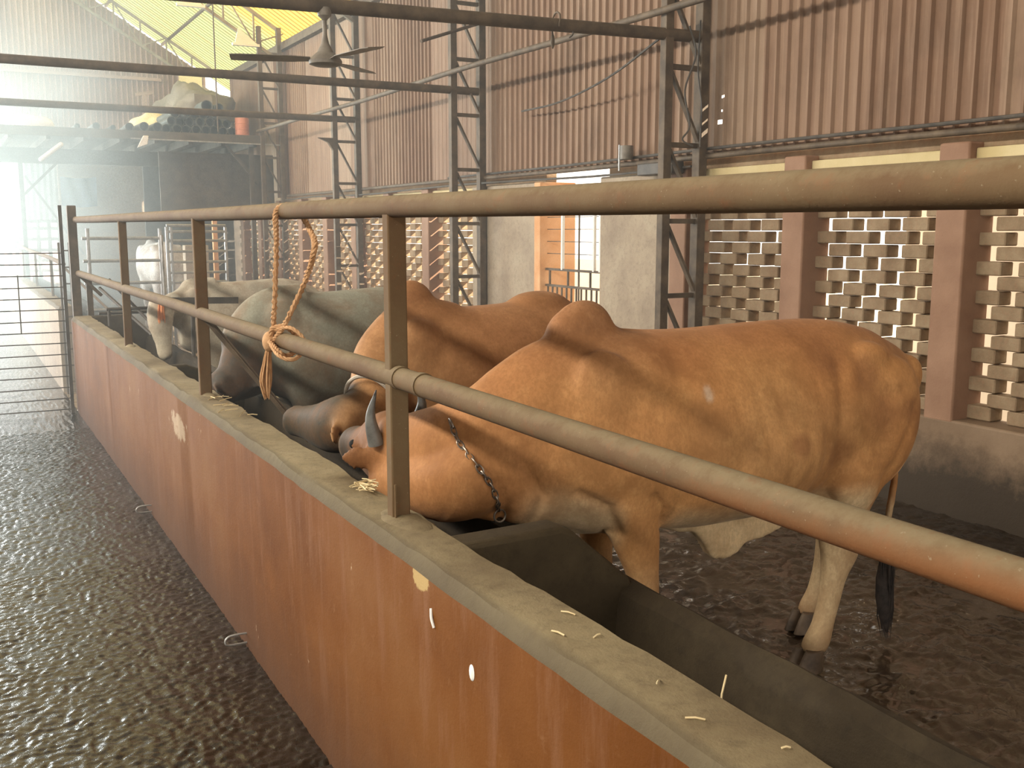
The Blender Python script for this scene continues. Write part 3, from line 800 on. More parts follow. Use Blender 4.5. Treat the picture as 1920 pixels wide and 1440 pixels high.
# ---- the brown zebu bull in front (world coordinates, mid-plane y = MY)
MY = 2.78
bull = thing('zebu_bull', 'tan brown humped bull standing side-on in front with its head down in the trough', 'bull', (2.4, MY, 0))
m = MB()
trunk(m, [(3.325, 1.055, 1.02, .02), (3.31, 1.12, .94, .085), (3.25, 1.19, .84, .15), (3.15, 1.24, .76, .205), (3.04, 1.285, .70, .245), (2.84, 1.318, .65, .27),
          (2.62, 1.322, .625, .285), (2.40, 1.316, .612, .305), (2.22, 1.311, .612, .31), (2.06, 1.315, .63, .295), (1.93, 1.325, .64, .27),
          (1.80, 1.325, .645, .245), (1.68, 1.31, .68, .215), (1.58, 1.25, .70, .18), (1.50, 1.17, .72, .12)], MY)
# hump
m.ell((1.80, MY, 1.30), (.125, .075, .125), 20, 14); m.ell((1.755, MY, 1.29), (.10, .07, .11), 20, 14); m.ell((1.86, MY, 1.26), (.10, .08, .10), 20, 14)
# shoulder blade and arm, near and far
for s_, hx in ((-1, 0), (1, .03)):
    rot = Matrix.Rotation(math.radians(-18), 3, 'Y')
    m.ell((1.83+hx, MY+s_*.155, .99), (.16, .085, .30), 20, 14, rot)
    m.ell((1.92+hx, MY+s_*.15, .80), (.115, .075, .14), 20, 14)
# hips (hook bone), thigh, pin bones
for s_ in (-1, 1):
    m.ell((2.93, MY+s_*.165, 1.185), (.11, .05, .06), 18, 12)
    m.ell((3.255, MY+s_*.085, 1.085), (.068, .05, .08), 16, 10)
    m.ell((3.03, MY+s_*.165, .93), (.175, .10, .26), 22, 14, Matrix.Rotation(math.radians(14), 3, 'Y'))
    m.ell((2.86, MY+s_*.20, .78), (.13, .065, .17), 18, 12, Matrix.Rotation(math.radians(-18), 3, 'Y'))
# barrel fullness
m.ell((2.40, MY, .88), (.44, .335, .265), 28, 18)
# neck down to the poll (turns along the trough) and head
oval_tube(m, [(1.86, MY, .98, .33, .19), (1.72, MY, 1.0, .315, .19), (1.58, MY+.005, .975, .275, .175), (1.47, MY+.04, .945, .225, .15), (1.38, MY+.13, .92, .185, .125), (1.325, MY+.25, .905, .155, .105), (1.295, MY+.36, .90, .125, .095)], n=5)
oval_tube(m, [(1.42, MY-.04, .90, .12, .09), (1.33, MY+.03, .845, .115, .085), (1.27, MY+.20, .82, .10, .075), (1.24, MY+.38, .80, .07, .06)], n=5)
HA = Vector((.82, .02, .42)).normalized()       # horn axis, from the near to the far horn
hp = Vector((1.285, 3.12, .955)); hf = Vector((-.12, .97, -.13)).normalized(); hf = (hf - HA*hf.dot(HA)).normalized(); hu = HA.cross(hf).normalized()
if hu.z < 0: hu = -hu
def H(f, s_, u): return hp + hf*f + HA*s_ + hu*u
def head_tube(m, rows, seg=26):
    R = crs([tuple(1.16*q for q in r_) for r_ in rows], 5)
    return m.rings([[H(r[0], r[3]*math.cos(a), r[1]+r[2]*math.sin(a)) for a in [2*PI*k/seg for k in range(seg)]] for r in R])
#             f    u_center half_h half_w
head_tube(m, [(-.05, -.05, .075, .07), (.0, -.04, .105, .092), (.07, -.05, .125, .105), (.16, -.07, .125, .10), (.26, -.085, .105, .082), (.36, -.09, .082, .064), (.44, -.095, .072, .058), (.50, -.10, .070, .064), (.535, -.105, .052, .05), (.545, -.105, .02, .02)])
m.ell(H(-.01, 0, .035), (.06, .06, .05), 16, 10)
for s_ in (-1, 1):
    m.ell(H(.165, s_*.088, .005), (.035, .04, .03), 14, 10)
    # ears, leaf shaped, below the horns
    e0 = H(.0, s_*.09, -.03); e1 = H(-.03 if s_ > 0 else .045, s_*.155, -.04 if s_ > 0 else .014); e2 = H(-.02 if s_ > 0 else .075, s_*.19, -.07 if s_ > 0 else .034)
    oval_tube(m, [(*e0, .016, .024), (*e0.lerp(e1, .5), .011, .040), (*e1, .010, .046), (*e1.lerp(e2, .6), .009, .028), (*e2, .006, .006)], 12, 3, (0, 0, 1))
# fore legs
leg(m, [(1.87, MY-.145, .90, .13, .09), (1.885, MY-.145, .76, .115, .082), (1.925, MY-.142, .62, .085, .068), (1.955, MY-.14, .50, .056, .052), (1.965, MY-.14, .40, .050, .048), (1.962, MY-.14, .35, .052, .050), (1.965, MY-.14, .28, .036, .036), (1.965, MY-.14, .16, .033, .032), (1.96, MY-.14, .105, .043, .040), (1.94, MY-.14, .065, .042, .042)])
leg(m, [(1.90, MY+.14, .88, .12, .09), (1.92, MY+.14, .74, .10, .08), (1.95, MY+.14, .62, .075, .066), (1.965, MY+.14, .50, .054, .052), (1.97, MY+.14, .37, .050, .048), (1.975, MY+.14, .28, .035, .036), (1.975, MY+.14, .16, .033, .032), (1.97, MY+.14, .105, .042, .040), (1.95, MY+.14, .065, .042, .042)])
# hind legs
def hind(y, dx):
    leg(m, [(3.04+dx, y, 1.0, .17, .09), (3.0+dx, y, .86, .20, .10), (2.935+dx, y, .74, .175, .095), (2.885+dx, y, .63, .135, .078), (2.872+dx, y, .54, .108, .062), (2.874+dx, y, .475, .098, .052), (2.874+dx, y, .42, .088, .048),
            (2.845+dx, y, .34, .058, .040), (2.825+dx, y, .25, .050, .036), (2.80+dx, y, .17, .047, .038), (2.775+dx, y, .115, .055, .046), (2.755+dx, y, .07, .052, .046)])
    m.ell((2.915+dx, y, .475), (.042, .034, .060), 14, 10)   # point of the hock
hind(MY-.14, 0); hind(MY+.15, .27)
# brisket, dewlap and the pendulous navel fold
plate(m, [(1.36, .84), (1.38, .76), (1.46, .73), (1.52, .775), (1.58, .725), (1.68, .665), (1.78, .645), (1.86, .66), (1.95, .70), (2.0, .80), (1.7, .95), (1.45, .92)], MY, .075)
plate(m, [(2.05, .66), (2.11, .615), (2.20, .585), (2.27, .575), (2.31, .535), (2.35, .47), (2.385, .452), (2.43, .455), (2.475, .47), (2.51, .505), (2.60, .505), (2.68, .525), (2.76, .56), (2.86, .62), (2.9, .72), (2.3, .70)], MY, .060)
m.ell((2.40, MY, .50), (.035, .035, .05), 14, 10)
# tail root and switch
oval_tube(m, [(3.27, MY+.01, 1.14, .03, .035), (3.315, MY+.01, 1.06, .026, .03), (3.33, MY, .95, .020, .022), (3.318, MY-.01, .84, .016, .018), (3.29, MY-.025, .68, .015, .018), (3.255, MY-.035, .50, .015, .018), (3.215, MY-.06, .38, .014, .016), (3.19, MY-.075, .28, .01, .012)], 16, 5)
bull_me = remeshed(m, 'body', .0115, 9)
# skin folds, ribs and muscle relief
def relief(me, fn):
    n = len(me.vertices); co = np.empty(n*3, np.float32); no = np.empty(n*3, np.float32)
    me.vertices.foreach_get('co', co); me.vertices.foreach_get('normal', no); co = co.reshape(-1, 3); no = no.reshape(-1, 3)
    co += no*fn(co, no)[:, None]; me.vertices.foreach_set('co', co.ravel()); me.update()
def crease(co, pts, w, depth):
    """valley along a polyline given in x,z"""
    d = np.full(len(co), 9.0)
    for (x0, z0), (x1, z1) in zip(pts[:-1], pts[1:]):
        vx, vz = x1-x0, z1-z0; t = np.clip(((co[:, 0]-x0)*vx+(co[:, 2]-z0)*vz)/(vx*vx+vz*vz), 0, 1)
        d = np.minimum(d, np.hypot(co[:, 0]-x0-t*vx, co[:, 2]-z0-t*vz))
    return -depth*np.exp(-(d/w)**2)
def bull_relief(co, no):
    near = (no[:, 1] < -.1).astype(float)*(co[:, 0] > 1.3)
    d = np.zeros(len(co))
    d += crease(co, [(1.93, .80), (1.985, .74), (2.0, .68)], .012, .014)*near       # elbow fold
    d += crease(co, [(1.96, .86), (2.02, .76), (2.015, .69)], .009, .008)*near
    d += crease(co, [(1.67, .83), (1.78, .77), (1.82, .68)], .016, .016)*near        # front of the arm
    d += crease(co, [(2.03, 1.2), (2.05, 1.0), (2.06, .8)], .05, .010)*near          # behind the shoulder
    d += crease(co, [(2.74, 1.16), (2.70, .95), (2.74, .76), (2.66, .64)], .035, .014)*near   # flank hollow
    d += crease(co, [(2.85, 1.12), (2.95, 1.05), (3.05, 1.06)], .03, .010)*near
    d += crease(co, [(3.12, 1.0), (3.05, .85), (2.98, .70)], .025, .010)*near
    d += crease(co, [(1.50, .93), (1.56, .83), (1.55, .74)], .014, .010)*near
    d += crease(co, [(1.43, .88), (1.47, .80), (1.47, .73)], .012, .008)*near
    d += crease(co, [(2.36, .62), (2.385, .54), (2.39, .46)], .010, .008)*near
    d += crease(co, [(2.44, .60), (2.43, .52), (2.42, .47)], .008, .006)*near
    for k in range(5): d += crease(co, [(2.22+.095*k, 1.12), (2.24+.1*k, .92), (2.20+.1*k, .74)], .022, .0035)*near
    d += .006*noisearr(co, 4.5)*near
    return d
relief(bull_me, bull_relief)
def bull_coat(co):
    x, y, z = co.T; n = len(co); nz = noisearr(co, 4, 3)*.5; nf = noisearr(co, 11, 5)*.25
    c = np.tile(np.array((.53, .265, .10)), (n, 1))
    c = lerp(c, (.46, .215, .078), ss(-.1, .3, nz))
    c = lerp(c, (.33, .135, .055), ss(1.12, 1.3, z+nz*.15)*.6)                         # back line, redder brown
    c = lerp(c, (.24, .13, .075), ss(.35, .0, np.hypot((x-1.80)/1.1, z-1.38))*.5)       # hump, greyer brown
    c = lerp(c, (.52, .29, .12), ss(.30, .10, np.hypot((x-2.45)/1.5, z-.93)+nz*.1)*.5)  # paler barrel
    for (px, pz, r_) in ((2.86, 1.13, .09), (2.93, 1.0, .13), (3.12, .98, .09), (2.70, 1.20, .10), (2.72, .86, .08), (2.47, .93, .05)):
        c = lerp(c, (.25, .105, .045), ss(r_, .02, np.hypot((x-px)/1.3, z-pz)+nf*.1)*.55)
    c = lerp(c, (.74, .55, .32), ss(.76, .64, z+nz*.10)*ss(1.98, 2.10, x)*ss(3.0, 2.86, x))      # belly and navel fold
    c = lerp(c, (.76, .58, .35), ss(.87, .77, z+nz*.08+np.clip(x-1.62, 0, 1)*.35)*ss(1.47, 1.56, x)*ss(1.86, 1.78, x))   # brisket
    c = lerp(c, (.58, .42, .24), ss(.66, .50, z+nz*.1)*ss(2.72, 2.8, x))                # hind leg paler below
    c = lerp(c, (.62, .46, .27), ss(.045, .0, np.abs(x-(3.27-(1.02-z)*.58)))*ss(1.05, .95, z)*ss(.60, .70, z)*ss(3.0, 3.05, x)*.8)   # pale rear edge of the thigh
    c = lerp(c, (.48, .30, .15), ss(.62, .45, z)*ss(2.1, 2.0, x)*ss(1.8, 1.86, x)*.7)
    c = lerp(c, (.62, .50, .38), ss(1.0, .5, np.hypot((x-2.115)/.022, (z-1.125)/.035)+nf)*ss(MY-.1, MY-.2, y)*.7)   # pale scrape on the flank
    c = lerp(c, (.16, .09, .05), ss(.14, .05, z)*.8)                                    # muddy feet
    hx = (co-np.array(hp))@np.array(hf)
    c = lerp(c, (.36, .155, .06), ss(1.75, 1.45, x)*.6)
    c = lerp(c, (.15, .065, .028), ss(2.98, 3.15, y)*ss(-.08, .06, hx)*.85)
    c = lerp(c, (.045, .04, .032), ss(.36, .50, hx+nf*.1)*ss(3.1, 3.3, y))
    c = lerp(c, (.33, .26, .17), ss(.03, .01, np.abs(hx-.60))*ss(3.1, 3.3, y)*.6)
    return np.clip(c, 0, 1)
paint(bull_me, bull_coat)
bull_body = skin_object('body', bull_me, bull)
def horn(root, base, tip, mid, r):
    pts = crs([tuple(base), tuple(mid), tuple(tip)], 7); n = len(pts)
    o = MB().tube(pts, [r*(1-.93*(i/(n-1))**1.3) for i in range(n)], 14).build('horn', M['horn'], root); return local(root, o)
b0 = H(-.02, -.085, .03); horn(bull, b0, b0+Vector((.0, -.01, .185)), b0+Vector((-.018, 0, .095)), .027)
b0 = H(-.02, .085, .02); horn(bull, b0, b0+Vector((-.01, .0, .125)), b0+Vector((.012, 0, .06)), .024)
for s_ in (-1, 1): local(bull, MB().ell(H(.172, s_*.105, .018), (.016, .016, .016), 12, 8).build('eye', M['inside'], bull))
def hoof(root, x, y, s_=1):
    for d in (-1, 1):
        m = MB(); rg = []
        for z, a, w, cx in ((.085, .042, .024, 0), (.05, .052, .027, -.008), (.0, .064, .031, -.018)):
            rg.append([(x+cx*s_+a*s_*math.cos(t)*(1.15 if math.cos(t) < 0 else .8), y+d*.027*s_+w*s_*math.sin(t), z*s_+.004) for t in [2*PI*k/16 for k in range(16)]])
        m.rings(rg); local(root, m.build('hoof', M['hoof'], root, bevel=.004))
for x, y in ((2.745, MY-.14), (3.015, MY+.15), (1.93, MY-.14), (1.94, MY+.14)): hoof(bull, x, y)
# tail switch: long black hair
m = MB(); rnd = random.Random(3)
m.rings([[(cx_+r_*math.cos(a), cy_+r_*.9*math.sin(a), z) for a in [2*PI*k/14 for k in range(14)]] for cx_, cy_, z, r_ in
         ((3.235, MY-.062, .40, .016), (3.215, MY-.07, .33, .028), (3.20, MY-.078, .26, .034), (3.19, MY-.088, .19, .034), (3.19, MY-.098, .12, .027), (3.195, MY-.105, .07, .014), (3.198, MY-.107, .045, .004))])
for k in range(90):
    a = rnd.uniform(0, 2*PI); r_ = rnd.uniform(.012, .032); z0 = rnd.uniform(.16, .36); L = rnd.uniform(.10, .2)
    x0 = 3.21+r_*math.cos(a); y0_ = MY-.075+r_*math.sin(a)
    z1 = max(z0-L, .015)
    m.tube([(x0, y0_, z0), (x0-.01+rnd.uniform(-.006, .006), y0_-.014, (z0+z1)/2), (3.196+.8*r_*math.cos(a)*.7, MY-.105+r_*math.sin(a)*.6, z1)], [.003, .003, .001], 4)
local(bull, m.build('tail_switch', M['tuft'], bull))

# chain lying over the bull's neck
bvh = BVHTree.FromPolygons([v.co for v in bull_me.vertices], [tuple(p.vertices) for p in bull_me.polygons])
def on_skin(px, pz, y0=0.0, off=.006):
    h = bvh.ray_cast(Vector((px, y0, pz)), Vector((0, 1, 0)))
    return (h[0] + h[1]*off) if h[0] is not None else Vector((px, MY-.2, pz))
def chain(pts, name, label, r=.0115, w=.0028):
    P = [Vector(p) for p in crs(pts, 8)]
    L = [0]
    for a, b_ in zip(P[:-1], P[1:]): L.append(L[-1]+(b_-a).length)
    m = MB(); pitch = r*2.15; s_ = 0; k = 0
    while s_ < L[-1]-pitch*.5:
        i = max(j for j in range(len(L)) if L[j] <= s_); i = min(i, len(P)-2)
        t = (s_-L[i])/max(L[i+1]-L[i], 1e-6); p = P[i].lerp(P[i+1], t); d = (P[i+1]-P[i]).normalized()
        u = Vector((0, 1, 0)); u = (u-d*u.dot(d)).normalized()
        if k % 2: u = d.cross(u).normalized()
        q = [p + d*(r*1.5*math.cos(a)) + u*(r*.75*math.sin(a)) for a in [2*PI*j/10 for j in range(10)]]
        m.tube(q, w, 5, False, True); s_ += pitch; k += 1
    o = m.build(name, M['chain']); return tag(o, label, 'chain')
cp = [on_skin(x, z) for x, z in ((1.325, 1.055), (1.335, 1.0), (1.36, .93), (1.40, .87), (1.425, .82), (1.45, .78))]
chain([tuple(p) for p in cp], 'neck_chain', 'steel link chain draped down the side of the front bull\'s neck')
m = MB(); c0 = cp[-1]+Vector((0, -.012, -.012)); m.tube([c0+Vector((.02*math.cos(a), 0, .02*math.sin(a))) for a in [2*PI*j/14 for j in range(14)]], .0035, 6, False, True)
o = m.build('chain_ring', M['chain']); tag(o, 'small steel ring at the lower end of the neck chain', 'ring')

# ---- shared builder for the animals behind
def beast(root, X, Y, s_, rows_neck, head, coat, hump=1.0, length=1.0, name_horn=True, tail=True, voxel=.016, ear=1, extra=()):
    """X: withers position; body runs to +x. rows_neck: oval tube rows in world coordinates. head: (poll, direction, length)"""
    m = MB()
    def tx(x): return X + (x-1.80)*s_*length
    def tz(z): return z*s_
    base = [(3.385, 1.055, 1.02, .02), (3.365, 1.12, .94, .085), (3.30, 1.185, .84, .15), (3.19, 1.235, .76, .205), (3.04, 1.285, .70, .245), (2.84, 1.318, .65, .27),
            (2.62, 1.315, .61, .285), (2.40, 1.305, .59, .305), (2.22, 1.30, .58, .31), (2.06, 1.30, .59, .295), (1.93, 1.30, .61, .27), (1.80, 1.29, .645, .245), (1.68, 1.25, .68, .20), (1.60, 1.16, .72, .12)]
    trunk(m, [(tx(a), tz(b_), tz(c_), d*s_) for a, b_, c_, d in base], Y)
    for e in extra: m.ell(*e)
    if hump: m.ell((tx(1.80), Y, tz(1.29)), (.12*s_, .075*s_, .12*s_*hump), 20, 14)
    for sd in (-1, 1):
        m.ell((tx(1.84), Y+sd*.15*s_, tz(.99)), (.15*s_, .085*s_, .29*s_), 18, 12, Matrix.Rotation(math.radians(-18), 3, 'Y'))
        m.ell((tx(2.93), Y+sd*.185*s_, tz(1.22)), (.10*s_, .06*s_, .06*s_), 16, 10)
        m.ell((tx(3.05), Y+sd*.165*s_, tz(.93)), (.18*s_, .10*s_, .25*s_), 18, 12, Matrix.Rotation(math.radians(14), 3, 'Y'))
        leg(m, [(tx(1.87), Y+sd*.14*s_, tz(.90), .12*s_, .09*s_), (tx(1.90), Y+sd*.14*s_, tz(.72), .095*s_, .075*s_), (tx(1.94), Y+sd*.14*s_, tz(.55), .06*s_, .056*s_), (tx(1.95), Y+sd*.14*s_, tz(.37), .05*s_, .048*s_), (tx(1.955), Y+sd*.14*s_, tz(.28), .035*s_, .036*s_), (tx(1.955), Y+sd*.14*s_, tz(.14), .034*s_, .034*s_), (tx(1.94), Y+sd*.14*s_, tz(.07), .044*s_, .042*s_), (tx(1.93), Y+sd*.14*s_, .0, .052*s_, .048*s_)])
        dx = .1 if sd > 0 else 0
        leg(m, [(tx(3.04), Y+sd*.15*s_, tz(1.0), .17*s_, .09*s_), (tx(2.97), Y+sd*.15*s_, tz(.80), .18*s_, .095*s_), (tx(2.90+dx), Y+sd*.15*s_, tz(.62), .12*s_, .07*s_), (tx(2.90+dx), Y+sd*.15*s_, tz(.47), .082*s_, .046*s_), (tx(2.86+dx), Y+sd*.15*s_, tz(.33), .05*s_, .04*s_), (tx(2.82+dx), Y+sd*.15*s_, tz(.16), .046*s_, .038*s_), (tx(2.78+dx), Y+sd*.15*s_, tz(.07), .052*s_, .046*s_), (tx(2.76+dx), Y+sd*.15*s_, .0, .058*s_, .05*s_)])
    oval_tube(m, rows_neck, n=5)
    p0, d, L = Vector(head[0]), Vector(head[1]).normalized(), head[2]; k = L/.55
    sdv = Vector((0, 0, 1)).cross(d).normalized() if abs(d.z) < .9 else Vector((0, 1, 0)); u = d.cross(sdv).normalized()
    if u.z < 0: u = -u
    R = crs([(-.05, -.05, .075, .07), (.0, -.04, .105, .092), (.07, -.05, .125, .105), (.16, -.07, .12, .10), (.26, -.085, .10, .082), (.36, -.09, .08, .064), (.44, -.095, .072, .058), (.50, -.10, .068, .064), (.54, -.105, .03, .03)], 5)
    m.rings([[p0 + d*(r[0]*k) + sdv*(r[3]*k*math.cos(a)) + u*((r[1]+r[2]*math.sin(a))*k) for a in [2*PI*q/22 for q in range(22)]] for r in R])
    for sd in (-1, 1):
        e0 = p0+sdv*sd*.085*k-u*.03*k; e2 = p0+sdv*sd*.17*k-u*.09*k-d*.12*k
        oval_tube(m, [(*e0, .018, .02), (*e0.lerp(e2, .35), .032, .012), (*e0.lerp(e2, .7), .034, .010), (*e2, .004, .006)], 12, 3, tuple(d))
    if tail:
        oval_tube(m, [(tx(3.33), Y, tz(1.14), .028, .03), (tx(3.39), Y, tz(1.03), .024, .026), (tx(3.40), Y, tz(.8), .018, .018), (tx(3.38), Y, tz(.5), .014, .014), (tx(3.37), Y, tz(.3), .03, .03), (tx(3.37), Y, tz(.15), .01, .01)], 12, 4)
    me = remeshed(m, 'body', voxel, 7); paint(me, coat)
    skin_object('body', me, root)
    if name_horn:
        for sd in (-1, 1):
            b0 = p0+sdv*sd*.08*k+u*.02*k
            horn(root, b0, b0+u*.15*k+sdv*sd*.05*k+Vector((0, 0, .02)), b0+u*.07*k+sdv*sd*.05*k, .022*k)
    return me

# second brown animal, behind the front bull; its neck comes down left of it
cow2 = thing('zebu_cow', 'brown zebu behind the front bull, lowering its roped neck into the trough', 'cow', (2.2, 4.2, 0))
def coat2(co):
    x, y, z = co.T; nz = noisearr(co, 4, 8)*.4
    c = np.tile(np.array((.40, .195, .085)), (len(co), 1)); c = lerp(c, (.33, .15, .065), ss(-.1, .3, nz)*.6)
    c = lerp(c, (.50, .28, .12), ss(2.1, 1.6, x)*ss(1.4, 1.0, z)*.6)
    c = lerp(c, (.60, .45, .28), ss(.62, .52, z)*.8)
    c = lerp(c, (.05, .045, .032), ss(3.84, 3.98, y)*ss(1.50, 1.42, x)*ss(1.05, 1.0, z))
    return np.clip(c, 0, 1)
beast(cow2, 1.80, 4.2, 1.0, [(1.92, 4.2, 1.04, .30, .17), (1.80, 4.19, 1.08, .27, .16), (1.69, 4.16, 1.05, .20, .15), (1.62, 4.1, .98, .165, .125), (1.53, 4.0, .91, .125, .11), (1.46, 3.92, .885, .10, .095)],
      ((1.42, 3.93, .895), (-.20, .96, .0), .56), coat2, hump=1.15, length=.72, name_horn=False, extra=[((2.46, 4.2, 1.285), (.17, .12, .075), 18, 12)])
m = MB(); ctr = Vector((1.52, 3.97, .915)); ax = Vector((-.6, -.45, -.35)).normalized(); sdv = ax.cross(Vector((0, 0, 1))).normalized(); uu = sdv.cross(ax)
m.tube([ctr+sdv*.128*math.cos(a)+uu*.148*math.sin(a) for a in [2*PI*k/36 for k in range(36)]], .009, 8, False, True)
o = m.build('neck_rope', M['rope_pale']); tag(o, 'pale rope collar round the neck of the brown cow behind', 'rope')

# (hook bone of the brown cow shows above the front bull's back)
# grey bull, third along
cow3 = thing('zebu_bull', 'grey zebu bull with dark neck feeding beyond the diagonal brace', 'bull', (2.1, 6.0, 0))
def coat3(co):
    x, y, z = co.T; nz = noisearr(co, 5, 2)*.4; nf = noisearr(co, 14, 9)*.4
    c = np.tile(np.array((.30, .30, .235)), (len(co), 1)); c = lerp(c, (.19, .19, .15), ss(-.1, .25, nz)*.7)
    c = lerp(c, (.40, .38, .31), ss(.0, .3, nf)*.35)
    c = lerp(c, (.055, .055, .048), ss(1.78, 1.50, x+nf*.12+(z-.85)*.75)*ss(1.15, .95, z))
    c = lerp(c, (.10, .10, .085), ss(.60, .45, z)*.7)
    return np.clip(c, 0, 1)
beast(cow3, 1.72, 6.0, .98, [(1.85, 6.0, 1.02, .31, .20), (1.70, 6.0, 1.02, .29, .19), (1.58, 5.98, .95, .25, .16), (1.50, 5.93, .86, .20, .13), (1.42, 5.88, .80, .15, .11), (1.36, 5.84, .77, .11, .09)],
      ((1.34, 5.82, .80), (-.35, .85, -.30), .5), coat3, hump=.25, length=.68, name_horn=False)

# pale cow, fourth along
cow4 = thing('zebu_cow', 'pale grey cow standing beyond the grey bull with an orange halter', 'cow', (2.1, 8.8, 0))
def coat4(co):
    x, y, z = co.T; nz = noisearr(co, 4, 12)*.5
    c = np.tile(np.array((.52, .48, .38)), (len(co), 1)); c = lerp(c, (.30, .28, .22), ss(-.05, .25, nz)*.6)
    c = lerp(c, (.62, .56, .42), ss(.9, .7, z)*.6)
    return np.clip(c, 0, 1)
beast(cow4, 1.80, 8.8, .93, [(1.92, 8.8, .98, .28, .17), (1.80, 8.8, 1.0, .24, .15), (1.68, 8.76, 1.0, .19, .12), (1.60, 8.68, 1.02, .13, .10), (1.55, 8.60, 1.04, .10, .09)],
      ((1.50, 8.55, 1.07), (.12, -.30, -.95), .48), coat4, hump=.4, length=.78, voxel=.018)
m = MB(); rnd = random.Random(5)
for k in range(14):
    a = rnd.uniform(-.03, .03); m.tube(crs([(1.455+a*.6, 8.44+rnd.uniform(-.02, .02), 1.06), (1.45+a*.8, 8.43, .95), (1.455+a+rnd.uniform(-.015, .015), 8.43, .82)], 3), .007, 5)
o = m.build('halter_tassel', M['rope_orange']); tag(o, 'frayed bright orange rope hanging at the pale cow\'s head', 'rope')
# white cow in the far pen
cow5 = thing('zebu_cow', 'white cow seen small behind the pipe panels of the far pen', 'cow', (3.14, 17.9, 0))
def coat5(co): return np.tile(np.array((.72, .70, .64)), (len(co), 1))
beast(cow5, 2.60, 17.9, 1.10, [(2.7, 17.9, 1.08, .3, .17), (2.5, 17.9, 1.1, .24, .14), (2.35, 17.9, 1.05, .16, .11), (2.25, 17.9, 1.0, .12, .09)],
      ((2.2, 17.9, 1.05), (-.5, 0, -.8), .48), coat5, hump=.5, length=.62, name_horn=False, voxel=.03, tail=False)
cow5.rotation_euler = (0, 0, -PI/2+.15)

# ================================================================== ROOF FRAME
def truss(y, label, x0=-.8, x1=4.95):
    t = thing('roof_truss', label, 'roof truss', (2.5, y, 5), 'lattice roof trusses')
    for nm, dz in (('top_chord', -.07), ('bottom_chord', -.55)):
        m = MB(); m.bar((x0, y, roof_z(x0)+dz), (x1, y, roof_z(x1)+dz), .05, .05); local(t, m.build(nm, M['truss'], t))
    x = x0+.1; k = 0
    while x < x1-.3:
        m = MB(); m.bar((x, y, roof_z(x)-.55), (x, y, roof_z(x)-.07), .028, .028); local(t, m.build('stud', M['truss'], t))
        m = MB(); a, b_ = (x, x+.48) if k % 2 else (x+.48, x)
        m.bar((a, y, roof_z(a)-.55), (b_, y, roof_z(b_)-.07), .022, .022); local(t, m.build('diagonal', M['truss'], t)); x += .48; k += 1
    return t
M['truss'] = simple('grey_truss_steel', (.20, .17, .13), (.32, .28, .22), 6, .7)
truss(21.7, 'hazy lattice truss just in front of the ribbed gable sheet')
truss(16.95, 'lattice truss under the yellow roof behind the fan')
truss(13.38, 'lattice truss over the third column, mostly above the frame')
for x, lb in ((4.15, 'roof purlin nearest the cladding, running up across the yellow sheets'), (3.1, 'middle roof purlin across the yellow sheets'), (2.05, 'upper roof purlin across the greenish sheets')):
    o = MB().tube([(x, 9.6, roof_z(x)-.05), (x, 22.4, roof_z(x)-.05)], .03, 8).build('roof_purlin', M['steel']); tag(o, lb, 'roof beam')
for x, lb in ((4.62, 'white triangular gusset plate under the truss near the purlin end'), (3.78, 'second white gusset plate under the yellow roof')):
    m = MB(); m.prism([(x, roof_z(x)-.55), (x-.36, roof_z(x)-.55), (x-.30, roof_z(x-.30)-.50)], 'y', 16.90, 16.93); m.box(x-.40, x+.03, 16.88, 16.96, roof_z(x)-.59, roof_z(x)-.55)
    o = m.build('gusset_plate', M['white']); tag(o, lb, 'steel plate')
o = MB().tube([(3.93, 16.9, roof_z(3.93)-.05), (3.93, 16.9, 3.2)], .012, 6).build('hanger_rod', M['steel']); tag(o, 'thin upright rod hanging from the roof in front of the bright gap', 'rod')
LOFT_Z = 3.165
# rails fixed across the gable sheet
for z, x1, lb in ((4.62, 4.0, 'upper pale rail across the gable sheet'), (4.02, 4.5, 'lower brown rail across the gable sheet')):
    m = MB(); m.bar((-2, 21.88, z), (x1, 21.88, z), .06, .06); o = m.build('gable_rail', M['gable']); tag(o, lb, 'rail')
for x, z0, z1, lb in ((3.58, 3.2, 4.25, 'short post with a pale block on top against the gable'), (4.35, 3.2, 4.25, 'orange-brown post right of the block-topped post'), (4.72, 3.2, 4.2, 'bent post at the end of the gable sheet')):
    m = MB(); m.bar((x, 21.42, LOFT_Z), (x, 21.42, z1), .09, .09); m.bar((x-.16, 21.42, z1), (x+.16, 21.42, z1+.06), .08, .06)
    o = m.build('loft_post', M['gable']); tag(o, lb, 'post')
m = MB(); m.box(4.30, 4.75, 21.62, 21.66, 4.25, 4.75); o = m.build('pale_board', M['yellow']); tag(o, 'pale yellowish board leaning above the gable post', 'board')

# ================================================================== LOFT
loft = thing('storage_loft', 'dark storage loft carried across the far end of the shed', 'loft', (2.3, 18, 3))
LZ = 3.165
m = MB(); m.box(-3.5, 4.62, 17.0, 21.5, LZ-.05, LZ); local(loft, m.build('deck', M['wood'], loft))
m = MB(); m.box(-3.5, 4.62, 16.96, 17.04, LZ-.13, LZ+.005); local(loft, m.build('front_beam', M['wood'], loft, bevel=.006))
m = MB(); m.bar((2.6, 16.94, LZ-.12), (4.98, 16.94, LZ-.135), .02, .02); local(loft, m.build('edge_strip', M['galv'], loft))
for k in range(9):
    x = .4+.52*k
    m = MB(); m.box(x-.03, x+.03, 17.05, 21.4, LZ-.17, LZ-.05); local(loft, m.build('joist', M['wood'], loft))
m = MB(); m.box(-3.5, 4.62, 19.0, 19.1, LZ-.42, LZ-.17); local(loft, m.build('cross_beam', M['wood'], loft))
